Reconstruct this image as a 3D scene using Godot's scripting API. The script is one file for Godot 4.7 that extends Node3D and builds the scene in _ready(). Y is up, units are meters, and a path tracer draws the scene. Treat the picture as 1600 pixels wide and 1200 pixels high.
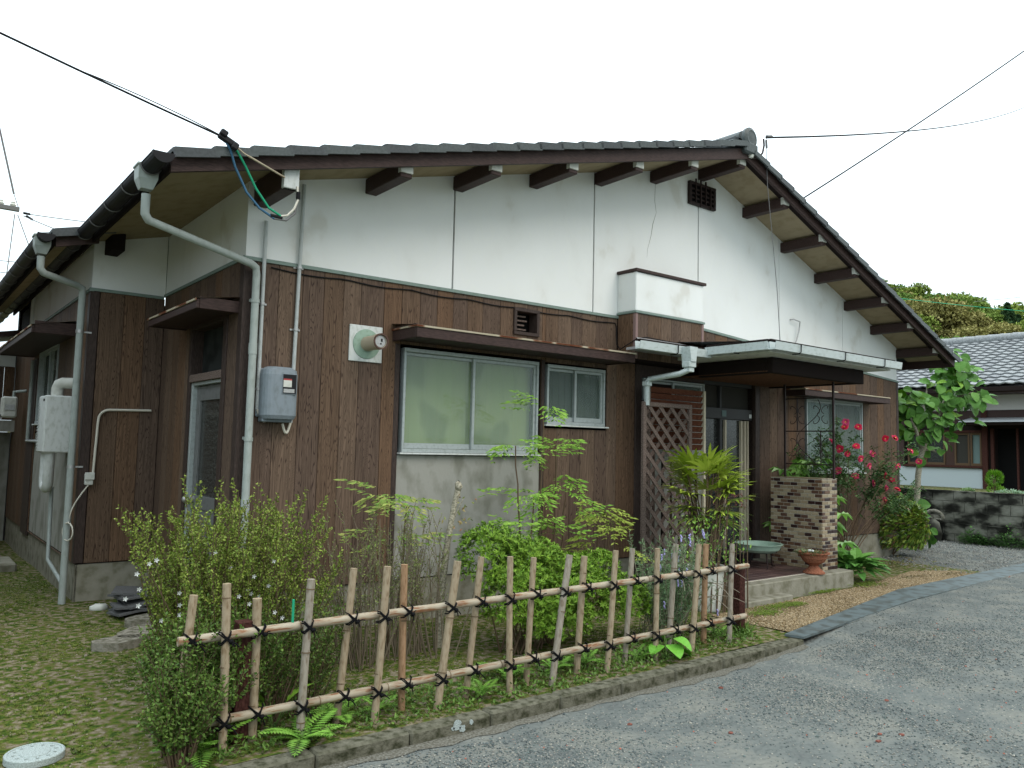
extends Node3D

var rng := RandomNumberGenerator.new()
var M := {}
var used := {}
var st: SurfaceTool
var X := Transform3D()
var UO := Vector2.ZERO
var SW := false
var COL := Color.WHITE
var LV := PackedVector3Array()
var LN := PackedVector3Array()
var LC := PackedColorArray()
const RV := Vector3(0.785, 0.0, 0.619)
const FV := Vector3(0.619, 0.0, -0.785)
const UPV := Vector3(0, 1, 0)
var grain_img: Image

# ---------------------------------------------------------------- helpers
func R(a: float, b: float) -> float:
	return rng.randf_range(a, b)

func C(r: float, g: float, b: float) -> Color:
	return Color(r, g, b).linear_to_srgb()

func beg() -> void:
	st = SurfaceTool.new()
	st.begin(Mesh.PRIMITIVE_TRIANGLES)

func vx(p: Vector3, n: Vector3, uv: Vector2) -> void:
	st.set_color(COL)
	st.set_normal((X.basis * n).normalized())
	st.set_uv(uv + UO)
	st.add_vertex(X * p)

func uvof(p: Vector3, n: Vector3) -> Vector2:
	var a := n.abs()
	var uv := Vector2(p.x, p.y)
	if a.x >= a.y and a.x >= a.z:
		uv = Vector2(p.z, p.y)
	elif a.y >= a.z:
		uv = Vector2(p.x, p.z)
	return Vector2(uv.y, uv.x) if SW else uv

func face(p: Array, out: Vector3) -> void:
	var n: Vector3 = (p[1] - p[0]).cross(p[2] - p[0])
	if p.size() > 3 and n.length_squared() < 1e-14:
		n = (p[2] - p[0]).cross(p[3] - p[0])
	if n.length_squared() < 1e-18:
		return
	var q := p
	if n.dot(out) > 0.0:
		q = p.duplicate()
		q.reverse()
	else:
		n = -n
	n = n.normalized()
	for i in range(1, q.size() - 1):
		vx(q[0], n, uvof(q[0], n))
		vx(q[i], n, uvof(q[i], n))
		vx(q[i + 1], n, uvof(q[i + 1], n))

func box(c: Vector3, s: Vector3, b := 0.0) -> void:
	var h := s * 0.5
	var g := h - Vector3(b, b, b)
	for ax in 3:
		for sg in [-1.0, 1.0]:
			var o := Vector3.ZERO
			o[ax] = sg
			var pts := []
			var u := (ax + 1) % 3
			var w := (ax + 2) % 3
			for k in [[-1, -1], [1, -1], [1, 1], [-1, 1]]:
				var p := Vector3.ZERO
				p[ax] = sg * h[ax]
				p[u] = k[0] * g[u]
				p[w] = k[1] * g[w]
				pts.append(c + p)
			face(pts, o)
	if b > 0.0:
		for ax in 3:
			var u := (ax + 1) % 3
			var w := (ax + 2) % 3
			for su in [-1.0, 1.0]:
				for sw in [-1.0, 1.0]:
					var o := Vector3.ZERO
					o[u] = su
					o[w] = sw
					var pts := []
					for k in [[-1, 0], [1, 0], [1, 1], [-1, 1]]:
						var p := Vector3.ZERO
						p[ax] = k[0] * g[ax]
						p[u] = su * (h[u] if k[1] == 0 else g[u])
						p[w] = sw * (g[w] if k[1] == 0 else h[w])
						pts.append(c + p)
					face(pts, o)
		for sx in [-1.0, 1.0]:
			for sy in [-1.0, 1.0]:
				for sz in [-1.0, 1.0]:
					var s3 := Vector3(sx, sy, sz)
					face([c + s3 * Vector3(h.x, g.y, g.z), c + s3 * Vector3(g.x, h.y, g.z), c + s3 * Vector3(g.x, g.y, h.z)], s3)

func bx(x0: float, x1: float, y0: float, y1: float, z0: float, z1: float, b := 0.0) -> void:
	box(Vector3((x0 + x1) / 2, (y0 + y1) / 2, (z0 + z1) / 2), Vector3(absf(x1 - x0), absf(y1 - y0), absf(z1 - z0)), b)

func prism(poly: Array, z0: float, z1: float) -> void:   # polygon in x,y pushed along z
	var pv := PackedVector2Array(poly)
	var tri := Geometry2D.triangulate_polygon(pv)
	for i in range(0, tri.size(), 3):
		var a := []
		for k in 3:
			a.append(Vector3(pv[tri[i + k]].x, pv[tri[i + k]].y, z1))
		face(a, Vector3(0, 0, 1))
		var b := []
		for k in 3:
			b.append(Vector3(pv[tri[i + k]].x, pv[tri[i + k]].y, z0))
		face(b, Vector3(0, 0, -1))
	var area := 0.0
	for i in pv.size():
		area += pv[i].cross(pv[(i + 1) % pv.size()])
	for i in pv.size():
		var p: Vector2 = pv[i]
		var q: Vector2 = pv[(i + 1) % pv.size()]
		var d := (q - p) * signf(area)
		face([Vector3(p.x, p.y, z0), Vector3(q.x, q.y, z0), Vector3(q.x, q.y, z1), Vector3(p.x, p.y, z1)], Vector3(d.y, -d.x, 0))

func tube(pts: Array, r, sides := 8, caps := true) -> void:
	var n := pts.size()
	var rings := []
	var t0: Vector3 = (pts[1] - pts[0]).normalized()
	var a := t0.cross(Vector3(0.31, 0.93, 0.17)).normalized()
	for i in n:
		var t: Vector3
		if i == 0:
			t = t0
		elif i == n - 1:
			t = (pts[i] - pts[i - 1]).normalized()
		else:
			t = ((pts[i + 1] - pts[i]).normalized() + (pts[i] - pts[i - 1]).normalized()).normalized()
		a = (a - t * a.dot(t)).normalized()
		var b := t.cross(a)
		var rr: float = r[i] if r is Array else r
		var ring := []
		for k in sides:
			var an := TAU * k / sides
			var d := a * cos(an) + b * sin(an)
			ring.append([pts[i] + d * rr, d])
		rings.append(ring)
	var run := 0.0
	for i in n - 1:
		var nl: float = run + pts[i].distance_to(pts[i + 1])
		for k in sides:
			var k2 := (k + 1) % sides
			var p0 = rings[i][k]
			var p1 = rings[i][k2]
			var p2 = rings[i + 1][k2]
			var p3 = rings[i + 1][k]
			var ua := float(k) / sides * 0.2
			var ub := float(k + 1) / sides * 0.2
			vx(p0[0], p0[1], Vector2(ua, run))
			vx(p2[0], p2[1], Vector2(ub, nl))
			vx(p1[0], p1[1], Vector2(ub, run))
			vx(p0[0], p0[1], Vector2(ua, run))
			vx(p3[0], p3[1], Vector2(ua, nl))
			vx(p2[0], p2[1], Vector2(ub, nl))
		run = nl
	if caps:
		var c0 := []
		var c1 := []
		for k in sides:
			c0.append(rings[0][k][0])
			c1.append(rings[n - 1][k][0])
		face(c0, -t0)
		face(c1, (pts[n - 1] - pts[n - 2]).normalized())

func lathe(c: Vector3, prof: Array, segs := 20) -> void:
	for i in prof.size() - 1:
		var a: Vector2 = prof[i]
		var b: Vector2 = prof[i + 1]
		var nn := Vector2(b.y - a.y, a.x - b.x).normalized()
		for k in segs:
			var t0 := TAU * k / segs
			var t1 := TAU * (k + 1) / segs
			var d0 := Vector3(cos(t0), 0, sin(t0))
			var d1 := Vector3(cos(t1), 0, sin(t1))
			var n0 := d0 * nn.x + UPV * nn.y
			var n1 := d1 * nn.x + UPV * nn.y
			var p := [c + d0 * a.x + UPV * a.y, c + d1 * a.x + UPV * a.y, c + d1 * b.x + UPV * b.y, c + d0 * b.x + UPV * b.y]
			var u0 := Vector2(t0, a.y)
			vx(p[0], n0, u0); vx(p[1], n1, u0); vx(p[2], n1, u0)
			vx(p[0], n0, u0); vx(p[2], n1, u0); vx(p[3], n0, u0)

func ball(c: Vector3, r: Vector3, rough := 0.0, segs := 10, rows := 7) -> void:
	var g := []
	for j in rows + 1:
		var row := []
		for k in segs:
			var th := PI * j / rows
			var ph := TAU * k / segs
			var d := Vector3(sin(th) * cos(ph), cos(th), sin(th) * sin(ph))
			row.append([c + d * r * (1.0 + R(-rough, rough)), d])
		g.append(row)
	for j in rows:
		for k in segs:
			var k2 := (k + 1) % segs
			var p0 = g[j][k]; var p1 = g[j][k2]; var p2 = g[j + 1][k2]; var p3 = g[j + 1][k]
			if j > 0:
				vx(p0[0], p0[1], Vector2.ZERO); vx(p2[0], p2[1], Vector2.ZERO); vx(p1[0], p1[1], Vector2.ZERO)
			vx(p0[0], p0[1], Vector2.ZERO); vx(p3[0], p3[1], Vector2.ZERO); vx(p2[0], p2[1], Vector2.ZERO)

func numbered(called: String) -> String:
	if not used.has(called):
		used[called] = 0
		return called
	used[called] += 1
	return "%s_%03d" % [called, used[called]]

func off(n: Node) -> Vector3:
	var o := Vector3.ZERO
	while n and n != self and n is Node3D:
		o += n.position
		n = n.get_parent()
	return o

func hang(mesh: Mesh, called: String, mat: Material, parent: Node = null) -> MeshInstance3D:
	var m := MeshInstance3D.new()
	m.mesh = mesh
	m.material_override = mat
	if parent == null or parent == self:
		m.name = numbered(called)
		add_child(m, true)
	else:
		m.name = called
		m.position = -off(parent)
		parent.add_child(m, true)
	return m

func fin(called: String, mat: Material, parent: Node = null) -> MeshInstance3D:
	return hang(st.commit(), called, mat, parent)

func thing(called: String, label: String, cat: String, at := Vector3.ZERO, group := "") -> Node3D:
	var o := Node3D.new()
	o.name = numbered(called)
	add_child(o, true)
	o.position = at
	return tag(o, label, cat, group)

func tag(o: Node3D, label: String, cat: String, group := "") -> Node3D:
	o.set_meta("label", label)
	o.set_meta("category", cat)
	if group != "":
		o.set_meta("group", group)
	return o

func struct(o: Node3D) -> Node3D:
	o.set_meta("kind", "structure")
	return o

func stuff(o: Node3D, label := "", cat := "") -> Node3D:
	o.set_meta("kind", "stuff")
	if label != "":
		o.set_meta("label", label)
		o.set_meta("category", cat)
	return o

func leaf(p: Vector3, d: Vector3, up: Vector3, ln: float, wd: float, col: Color, fold := 0.12) -> void:
	d = d.normalized()
	var s := d.cross(up)
	if s.length_squared() < 1e-6:
		s = d.cross(Vector3(0.7, 0.1, 0.7))
	s = s.normalized()
	var n := s.cross(d).normalized()
	var m := p + d * ln * 0.45
	var l := m + s * wd * 0.5 + n * wd * fold
	var r := m - s * wd * 0.5 + n * wd * fold
	var t := p + d * ln
	for q in [[p, t, l, (n - s * 0.3).normalized()], [p, r, t, (n + s * 0.3).normalized()]]:
		for k in 3:
			LV.append(q[k])
			LN.append(q[3])
			LC.append(col)

func leaves(called: String, mat: Material, parent: Node = null) -> MeshInstance3D:
	var arr := []
	arr.resize(Mesh.ARRAY_MAX)
	arr[Mesh.ARRAY_VERTEX] = LV
	arr[Mesh.ARRAY_NORMAL] = LN
	arr[Mesh.ARRAY_COLOR] = LC
	var am := ArrayMesh.new()
	am.add_surface_from_arrays(Mesh.PRIMITIVE_TRIANGLES, arr)
	LV = PackedVector3Array(); LN = PackedVector3Array(); LC = PackedColorArray()
	return hang(am, called, mat, parent)

func rdir(spread := 1.0) -> Vector3:
	return Vector3(R(-1, 1), R(-1, 1), R(-1, 1)).normalized() * spread

func tint(a: Color, b: Color, j := 0.15) -> Color:   # linear vertex colours
	var c := a.lerp(b, rng.randf())
	var k := 1.0 + R(-j, j)
	return Color(c.r * k, c.g * k, c.b * k)

# ---------------------------------------------------------------- materials
func ntex(sd: int, freq: float, octs: int, cols: Array, offs: Array, size := 512, kind := FastNoiseLite.TYPE_SIMPLEX_SMOOTH) -> NoiseTexture2D:
	var n := FastNoiseLite.new()
	n.seed = sd
	n.noise_type = kind
	n.frequency = freq
	n.fractal_octaves = octs
	var t := NoiseTexture2D.new()
	t.width = size
	t.height = size
	t.seamless = true
	t.generate_mipmaps = false
	t.noise = n
	var g := Gradient.new()
	g.offsets = PackedFloat32Array(offs)
	g.colors = PackedColorArray(cols)
	t.color_ramp = g
	return t

func sm(col: Color, rough := 0.7, metal := 0.0) -> StandardMaterial3D:
	var m := StandardMaterial3D.new()
	m.albedo_color = col
	m.roughness = rough
	m.metallic = metal
	m.metallic_specular = 0.5 if rough < 0.36 else (0.3 if rough < 0.6 else 0.16)
	m.cull_mode = BaseMaterial3D.CULL_DISABLED
	return m

func tri(m: StandardMaterial3D, tex: Texture2D, scale: Vector3, world := true) -> StandardMaterial3D:
	m.albedo_texture = tex
	m.uv1_triplanar = true
	m.uv1_world_triplanar = world
	m.uv1_scale = scale
	return m

func relief(m: StandardMaterial3D, tex: Texture2D, cm: float) -> StandardMaterial3D:
	m.heightmap_enabled = true
	m.heightmap_texture = tex
	m.heightmap_scale = cm
	return m

func leafmat(rough := 0.5, back := 0.35) -> StandardMaterial3D:
	var m := sm(Color.WHITE, rough)
	m.vertex_color_use_as_albedo = true
	m.backlight_enabled = true
	m.backlight = Color(back * 0.8, back, back * 0.35)
	return m

func grain(sd: int, light: Color, dark: Color, lines: float) -> Image:
	var w := 512
	var h := 1024
	var im := Image.create(w, h, false, Image.FORMAT_RGB8)
	var n := FastNoiseLite.new()
	n.seed = sd
	n.frequency = 1.0
	n.fractal_octaves = 2
	var f := FastNoiseLite.new()
	f.seed = sd + 5
	f.frequency = 1.0
	f.fractal_octaves = 3
	for y in h:
		var v := float(y) / h * 3.4
		for x in w:
			var u := float(x) / w
			var hh := n.get_noise_2d(u * 6.5, v * 0.42) + 0.10 * n.get_noise_2d(u * 22.0, v * 1.6)
			var s := absf(sin(hh * lines))
			var k := smoothstep(0.0, 0.55, s)
			var st2 := 0.5 + 0.5 * f.get_noise_2d(u * 55.0, v * 1.2)
			var fib := 0.5 + 0.5 * f.get_noise_2d(u * 220.0, v * 7.0)
			var c := dark.lerp(light, clampf(k * 0.72 + fib * 0.28, 0, 1))
			var b := 0.80 + 0.36 * st2
			im.set_pixel(x, y, Color(c.r * b, c.g * b, c.b * b))
	return im

func setup_materials() -> void:
	var gi := grain(11, C(0.165, 0.116, 0.083), C(0.048, 0.032, 0.025), 34.0)
	var gt := ImageTexture.create_from_image(gi)
	var tints := [Color(1, 1, 1), Color(0.90, 0.90, 0.92), Color(1.0, 0.95, 0.90), Color(0.94, 0.92, 0.90)]
	for i in 4:
		var m := sm(tints[i], 0.62)
		m.albedo_texture = gt
		m.uv1_scale = Vector3(1.0, 1.0 / 3.4, 1)
		relief(m, gt, 0.12)
		M["siding%d" % i] = m
	var fine := ntex(3, 0.08, 4, [Color(0.3, 0.3, 0.3), Color(0.8, 0.8, 0.8)], [0.2, 0.8])
	M.fine = fine
	# plaster: white with mould, rain marks
	M.plaster = tri(sm(C(0.745, 0.765, 0.755), 0.85), ntex(21, 0.006, 5, [C(0.84, 0.82, 0.78), C(0.955, 0.95, 0.94), C(0.985, 0.985, 0.98), C(1, 1, 1)], [0.08, 0.22, 0.42, 0.8], 1024), Vector3(0.22, 0.16, 0.22))
	relief(M.plaster, fine, 0.1)
	M.plaster_grey = tri(sm(C(0.30, 0.30, 0.27), 0.9), ntex(22, 0.012, 5, [C(0.66, 0.66, 0.62), C(1, 1, 1)], [0.2, 0.6]), Vector3(0.6, 0.4, 0.6))
	relief(M.plaster_grey, fine, 0.15)
	M.concrete = tri(sm(C(0.255, 0.245, 0.20), 0.9), ntex(23, 0.015, 5, [C(0.6, 0.6, 0.53), C(0.88, 0.88, 0.85), C(1, 1, 1)], [0.15, 0.45, 0.8]), Vector3(0.7, 0.7, 0.7))
	relief(M.concrete, fine, 0.25)
	M.kerb = tri(sm(C(0.15, 0.145, 0.115), 0.92), ntex(24, 0.02, 5, [C(0.25, 0.27, 0.2), C(0.7, 0.7, 0.65), C(1, 1, 0.96)], [0.2, 0.5, 0.85]), Vector3(1.1, 1.1, 1.1))
	relief(M.kerb, fine, 0.5)
	M.block = tri(sm(C(0.20, 0.20, 0.178), 0.92), ntex(25, 0.009, 5, [C(0.07, 0.07, 0.065), C(0.16, 0.16, 0.15), C(0.62, 0.62, 0.57), C(1, 1, 0.95)], [0.36, 0.50, 0.66, 0.88], 512), Vector3(0.33, 0.55, 0.33))
	relief(M.block, fine, 0.5)
	var wood := ntex(26, 0.03, 4, [C(0.55, 0.55, 0.55), C(1, 1, 1)], [0.2, 0.8])
	M.brown = tri(sm(C(0.062, 0.038, 0.034), 0.55), wood, Vector3(0.8, 4, 4))
	M.brown_v = tri(sm(C(0.06, 0.042, 0.036), 0.55), wood, Vector3(5, 0.7, 5))
	M.dark = sm(C(0.018, 0.013, 0.012), 0.8)
	M.black = sm(C(0.012, 0.012, 0.014), 0.55)
	M.cavity = sm(C(0.008, 0.008, 0.008), 0.9)
	M.soffit = tri(sm(C(0.31, 0.255, 0.165), 0.8), ntex(27, 0.02, 4, [C(0.82, 0.8, 0.76), C(0.97, 0.97, 0.97), C(1, 1, 1)], [0.2, 0.5, 0.8]), Vector3(0.5, 3, 0.4))
	M.porch_soffit = tri(sm(C(0.15, 0.075, 0.042), 0.7), wood, Vector3(0.6, 3, 3))
	M.tile = tri(sm(C(0.085, 0.098, 0.1), 0.42), ntex(28, 0.03, 4, [C(0.78, 0.8, 0.78), C(1, 1, 1)], [0.25, 0.7]), Vector3(2, 2, 2))
	M.tile_b = tri(sm(C(0.07, 0.078, 0.083), 0.4), ntex(29, 0.03, 4, [C(0.78, 0.8, 0.78), C(1, 1, 1)], [0.25, 0.7]), Vector3(2, 2, 2))
	M.ntile_a = tri(sm(C(0.25, 0.265, 0.27), 0.55), ntex(30, 0.02, 4, [C(0.6, 0.6, 0.6), C(1, 1, 1)], [0.25, 0.7]), Vector3(1.4, 1.4, 1.4))
	M.ntile_b = tri(sm(C(0.21, 0.222, 0.23), 0.55), ntex(31, 0.02, 4, [C(0.6, 0.6, 0.6), C(1, 1, 1)], [0.25, 0.7]), Vector3(1.4, 1.4, 1.4))
	var grime := ntex(32, 0.02, 4, [C(0.78, 0.79, 0.76), C(0.96, 0.96, 0.95), C(1, 1, 1)], [0.15, 0.45, 0.8])
	M.pipe = tri(sm(C(0.33, 0.37, 0.355), 0.5), grime, Vector3(1.5, 0.8, 1.5))
	M.white_gutter = tri(sm(C(0.50, 0.56, 0.56), 0.45), grime, Vector3(1.0, 2, 2))
	M.conduit = tri(sm(C(0.42, 0.45, 0.45), 0.5), grime, Vector3(2, 1, 2))
	M.meter = tri(sm(C(0.20, 0.235, 0.265), 0.45), grime, Vector3(1.5, 1.0, 1.5))
	M.white = tri(sm(C(0.58, 0.61, 0.60), 0.5), grime, Vector3(2, 1, 2))
	M.offwhite = tri(sm(C(0.56, 0.57, 0.53), 0.6), grime, Vector3(1, 1, 1))
	M.alu = tri(sm(C(0.37, 0.41, 0.41), 0.42, 0.2), grime, Vector3(2, 2, 2))
	M.steel = tri(sm(C(0.42, 0.42, 0.42), 0.4, 0.6), grime, Vector3(3, 3, 3))
	M.flash = tri(sm(C(0.20, 0.26, 0.235), 0.6), grime, Vector3(1, 3, 3))
	M.rust = tri(sm(C(0.50, 0.46, 0.38), 0.7), ntex(33, 0.01, 3, [C(0.22, 0.08, 0.05), C(0.3, 0.14, 0.1), C(0.85, 0.82, 0.76), C(0.75, 0.72, 0.62)], [0.28, 0.33, 0.42, 0.8]), Vector3(0.35, 0.5, 0.35))
	M.glass = sm(Color(0.75, 0.85, 0.8, 0.08), 0.03)
	M.glass.metallic_specular = 0.35
	M.glass.transparency = BaseMaterial3D.TRANSPARENCY_ALPHA
	M.glass_dim = M.glass.duplicate()
	M.glass_dim.metallic_specular = 0.16
	M.curtain = tri(sm(C(0.195, 0.25, 0.105), 0.85), ntex(34, 0.006, 3, [C(0.62, 0.66, 0.62), C(1, 1, 1), C(0.96, 1, 0.9)], [0.25, 0.5, 0.8]), Vector3(0.5, 0.35, 0.5))
	M.curtain_grey = tri(sm(C(0.034, 0.037, 0.036), 0.8), ntex(35, 0.01, 3, [C(0.6, 0.6, 0.6), C(1, 1, 1)], [0.3, 0.7]), Vector3(0.6, 0.6, 0.6))
	M.curtain_blue = sm(C(0.125, 0.175, 0.17), 0.85)
	M.curtain_mesh = sm(C(0.042, 0.040, 0.035), 0.85)
	M.door_glass = tri(sm(C(0.07, 0.075, 0.07), 0.2), ntex(36, 0.05, 4, [C(0.3, 0.3, 0.3), C(1, 1, 1)], [0.4, 0.75]), Vector3(1.5, 1.0, 1.5))
	M.door_dark = sm(C(0.04, 0.04, 0.04), 0.5)
	M.door_grey = tri(sm(C(0.16, 0.165, 0.165), 0.5, 0.2), grime, Vector3(1, 1, 1))
	M.cream = sm(C(0.5, 0.44, 0.33), 0.5)
	var weather := ntex(37, 0.03, 5, [C(0.4, 0.38, 0.37), C(1, 1, 1)], [0.2, 0.75])
	M.lattice = tri(sm(C(0.20, 0.155, 0.135), 0.8), weather, Vector3(4, 4, 4))
	M.lattice_dark = tri(sm(C(0.135, 0.10, 0.085), 0.8), weather, Vector3(4, 4, 4))
	M.louver = tri(sm(C(0.155, 0.06, 0.036), 0.6), weather, Vector3(1, 8, 8))
	M.iron = sm(C(0.028, 0.018, 0.017), 0.55)
	M.mortar = tri(sm(C(0.50, 0.47, 0.40), 0.9), grime, Vector3(3, 3, 3))
	var speck := ntex(38, 0.06, 4, [C(0.55, 0.52, 0.48), C(1, 1, 1)], [0.25, 0.7])
	for i in 6:
		var cc: Color = [C(0.36, 0.29, 0.19), C(0.30, 0.235, 0.15), C(0.42, 0.35, 0.24), C(0.155, 0.085, 0.05), C(0.115, 0.06, 0.042), C(0.034, 0.012, 0.012)][i]
		M["mosaic%d" % i] = tri(sm(cc, 0.3), speck, Vector3(6, 6, 6))
	for i in 3:
		M["floor%d" % i] = tri(sm([C(0.105, 0.062, 0.06), C(0.085, 0.05, 0.052), C(0.13, 0.08, 0.075)][i], 0.35), speck, Vector3(3, 3, 3))
	M.terracotta = tri(sm(C(0.36, 0.15, 0.09), 0.8), weather, Vector3(3, 3, 3))
	M.fragment = tri(sm(C(0.27, 0.11, 0.085), 0.85), weather, Vector3(3, 3, 3))
	M.basin = tri(sm(C(0.27, 0.38, 0.31), 0.4), grime, Vector3(2, 2, 2))
	M.ceramic = tri(sm(C(0.66, 0.67, 0.62), 0.35), grime, Vector3(2, 2, 2))
	M.soil = tri(sm(C(0.10, 0.075, 0.05), 0.95), speck, Vector3(2, 2, 2))
	var bam := ntex(39, 0.02, 5, [C(0.5, 0.42, 0.34), C(0.86, 0.84, 0.8), C(1, 1, 1)], [0.15, 0.45, 0.8])
	for i in 3:
		M["bamboo%d" % i] = tri(sm([C(0.335, 0.272, 0.19), C(0.30, 0.27, 0.225), C(0.33, 0.21, 0.125)][i], 0.5), bam, Vector3(4, 1.2, 4))
	M.rail = tri(sm(C(0.35, 0.31, 0.24), 0.5), ntex(40, 0.012, 4, [C(0.5, 0.24, 0.14), C(0.62, 0.36, 0.24), C(0.90, 0.86, 0.8), C(1, 1, 1)], [0.22, 0.32, 0.42, 0.8]), Vector3(0.7, 5, 5))
	M.node = tri(sm(C(0.17, 0.125, 0.08), 0.6), bam, Vector3(4, 4, 4))
	M.cord = sm(C(0.008, 0.008, 0.009), 0.7)
	M.post = tri(sm(C(0.075, 0.032, 0.026), 0.6), weather, Vector3(4, 2, 4))
	M.bark = tri(sm(C(0.40, 0.37, 0.29), 0.9), ntex(41, 0.03, 5, [C(0.4, 0.4, 0.36), C(1, 1, 1)], [0.3, 0.65]), Vector3(3, 3, 3))
	M.twig = sm(C(0.12, 0.085, 0.055), 0.85)
	M.twig_mid = sm(C(0.17, 0.14, 0.10), 0.85)
	M.twig_pale = sm(C(0.27, 0.235, 0.18), 0.85)
	M.stone = tri(sm(C(0.24, 0.225, 0.19), 0.9), ntex(42, 0.02, 5, [C(0.4, 0.42, 0.35), C(1, 1, 1)], [0.2, 0.7]), Vector3(1.5, 1.5, 1.5))
	relief(M.stone, fine, 0.6)
	M.slate = tri(sm(C(0.13, 0.135, 0.14), 0.6), speck, Vector3(3, 3, 3))
	M.plate = tri(sm(C(0.115, 0.145, 0.15), 0.5, 0.2), ntex(43, 0.012, 4, [C(0.55, 0.5, 0.45), C(1, 1, 1)], [0.2, 0.6]), Vector3(0.8, 0.8, 0.8))
	M.manhole = tri(sm(C(0.40, 0.47, 0.47), 0.7), speck, Vector3(4, 4, 4))
	M.metal_roof = sm(C(0.42, 0.45, 0.47), 0.35, 0.3)
	# ground
	var gn := ntex(44, 0.026, 6, [C(0.03, 0.055, 0.010), C(0.07, 0.105, 0.016), C(0.095, 0.095, 0.028), C(0.135, 0.115, 0.068), C(0.21, 0.18, 0.13)], [0.26, 0.40, 0.50, 0.60, 0.78], 1024)
	M.garden = tri(sm(Color.WHITE, 0.95), gn, Vector3(0.42, 0.42, 0.42))
	relief(M.garden, ntex(45, 0.14, 5, [Color(0.1, 0.1, 0.1), Color(0.9, 0.9, 0.9)], [0.2, 0.8]), 0.8)
	M.road = tri(sm(C(0.86, 0.88, 0.86), 0.92), ntex(46, 0.008, 6, [C(0.125, 0.135, 0.132), C(0.147, 0.156, 0.150), C(0.165, 0.17, 0.16), C(0.19, 0.19, 0.172)], [0.25, 0.45, 0.6, 0.8], 1024), Vector3(0.25, 0.25, 0.25))
	relief(M.road, ntex(47, 0.12, 4, [Color(0, 0, 0), Color(1, 1, 1)], [0.25, 0.75]), 1.2)
	M.apron = tri(sm(Color.WHITE, 0.95), ntex(48, 0.05, 6, [C(0.075, 0.055, 0.03), C(0.17, 0.12, 0.062), C(0.26, 0.20, 0.115), C(0.36, 0.31, 0.22)], [0.22, 0.42, 0.58, 0.8], 1024), Vector3(0.5, 0.5, 0.5))
	relief(M.apron, ntex(49, 0.12, 4, [Color(0, 0, 0), Color(1, 1, 1)], [0.25, 0.75]), 1.5)
	M.dirt = tri(sm(C(0.15, 0.147, 0.125), 0.95), speck, Vector3(1.5, 1.5, 1.5))
	relief(M.dirt, M.fine, 0.6)
	M.leaf = leafmat()
	M.leaf_gloss = leafmat(0.3, 0.3)
	M.leaf_far = leafmat(0.8, 0.15)
	M.petal = sm(Color.WHITE, 0.6)
	M.petal.vertex_color_use_as_albedo = true
	M.pebble = sm(Color.WHITE, 0.7)
	M.pebble.vertex_color_use_as_albedo = true
	M.cable = sm(C(0.015, 0.015, 0.016), 0.6)
	M.cable_grey = sm(C(0.16, 0.16, 0.16), 0.6)
	M.cable_blue = sm(C(0.05, 0.13, 0.22), 0.5)
	M.cable_green = sm(C(0.02, 0.30, 0.16), 0.5)
	M.cable_white = sm(C(0.55, 0.53, 0.46), 0.6)

# ---------------------------------------------------------------- house
var house: Node3D
const SB := 0.38

func soff(x: float) -> float:    # underside of the roof at the wall
	return minf(3.735 + 0.256 * x, 7.391 - 0.367 * x)

func barge(x: float) -> float:   # lower edge of the barge board
	return minf(3.66 + 0.272 * x, 7.351 - 0.375 * x)

func trimy(x: float) -> float:
	if x < 4.3:
		return 3.09 + 0.005 * x
	if x < 5.49:
		return 3.15
	return 3.145 - 0.0635 * (x - 5.8)

func cells(u0: float, u1: float, v0: float, v1: float, holes: Array) -> Array:
	var us := [u0, u1]
	for h in holes:
		for k in [h[0], h[1]]:
			if k > u0 and k < u1 and not us.has(k):
				us.append(k)
	us.sort()
	var out := []
	for i in us.size() - 1:
		for iv in spans(us[i], us[i + 1], v0, v1, holes):
			out.append([us[i], us[i + 1], iv[0], iv[1]])
	return out

func spans(a: float, b: float, v0: float, v1: float, holes: Array) -> Array:
	var iv := [[v0, v1]]
	for h in holes:
		if h[0] < b - 0.002 and h[1] > a + 0.002:
			var nx := []
			for s in iv:
				if h[3] <= s[0] or h[2] >= s[1]:
					nx.append(s)
				else:
					if h[2] > s[0] + 0.004:
						nx.append([s[0], h[2]])
					if h[3] < s[1] - 0.004:
						nx.append([h[3], s[1]])
			iv = nx
	return iv

func boards(parent: Node, T: Transform3D, u0: float, u1: float, vb: float, vt: Callable, holes: Array, wide := 0.2) -> void:
	var cuts := [u0, u1]
	for h in holes:
		for k in [h[0], h[1]]:
			if k > u0 + 0.01 and k < u1 - 0.01:
				cuts.append(k)
	cuts.sort()
	var us := []
	for i in cuts.size() - 1:
		var a: float = cuts[i]
		var b: float = cuts[i + 1]
		var n := maxi(1, roundi((b - a) / wide))
		for j in n:
			us.append(a + (b - a) * (j + (R(-0.14, 0.14) if j > 0 else 0.0)) / n)
	us.append(u1)
	var kind := 0
	for i in us.size() - 1:
		var a: float = us[i] + 0.0015
		var b: float = us[i + 1] - 0.0015
		if b - a < 0.015:
			continue
		kind = (kind + rng.randi_range(1, 3)) % 4
		var offs := Vector2(R(0.0, 3.0), R(0, 0.3))
		for s in spans(a, b, vb, vt.call((a + b) / 2), holes):
			beg()
			X = T
			UO = offs
			bx(a, b, s[0], s[1], 0.0, 0.016 + R(0, 0.001), 0.003)
			fin("siding_board", M["siding%d" % kind], parent)
			X = Transform3D()
			UO = Vector2.ZERO

func pr(called: String, mat: String, x0: float, x1: float, y0: float, y1: float, z0: float, z1: float, parent: Node = null, b := 0.004) -> MeshInstance3D:
	beg()
	bx(x0, x1, y0, y1, z0, z1, b)
	return fin(called, M[mat], parent)

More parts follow.
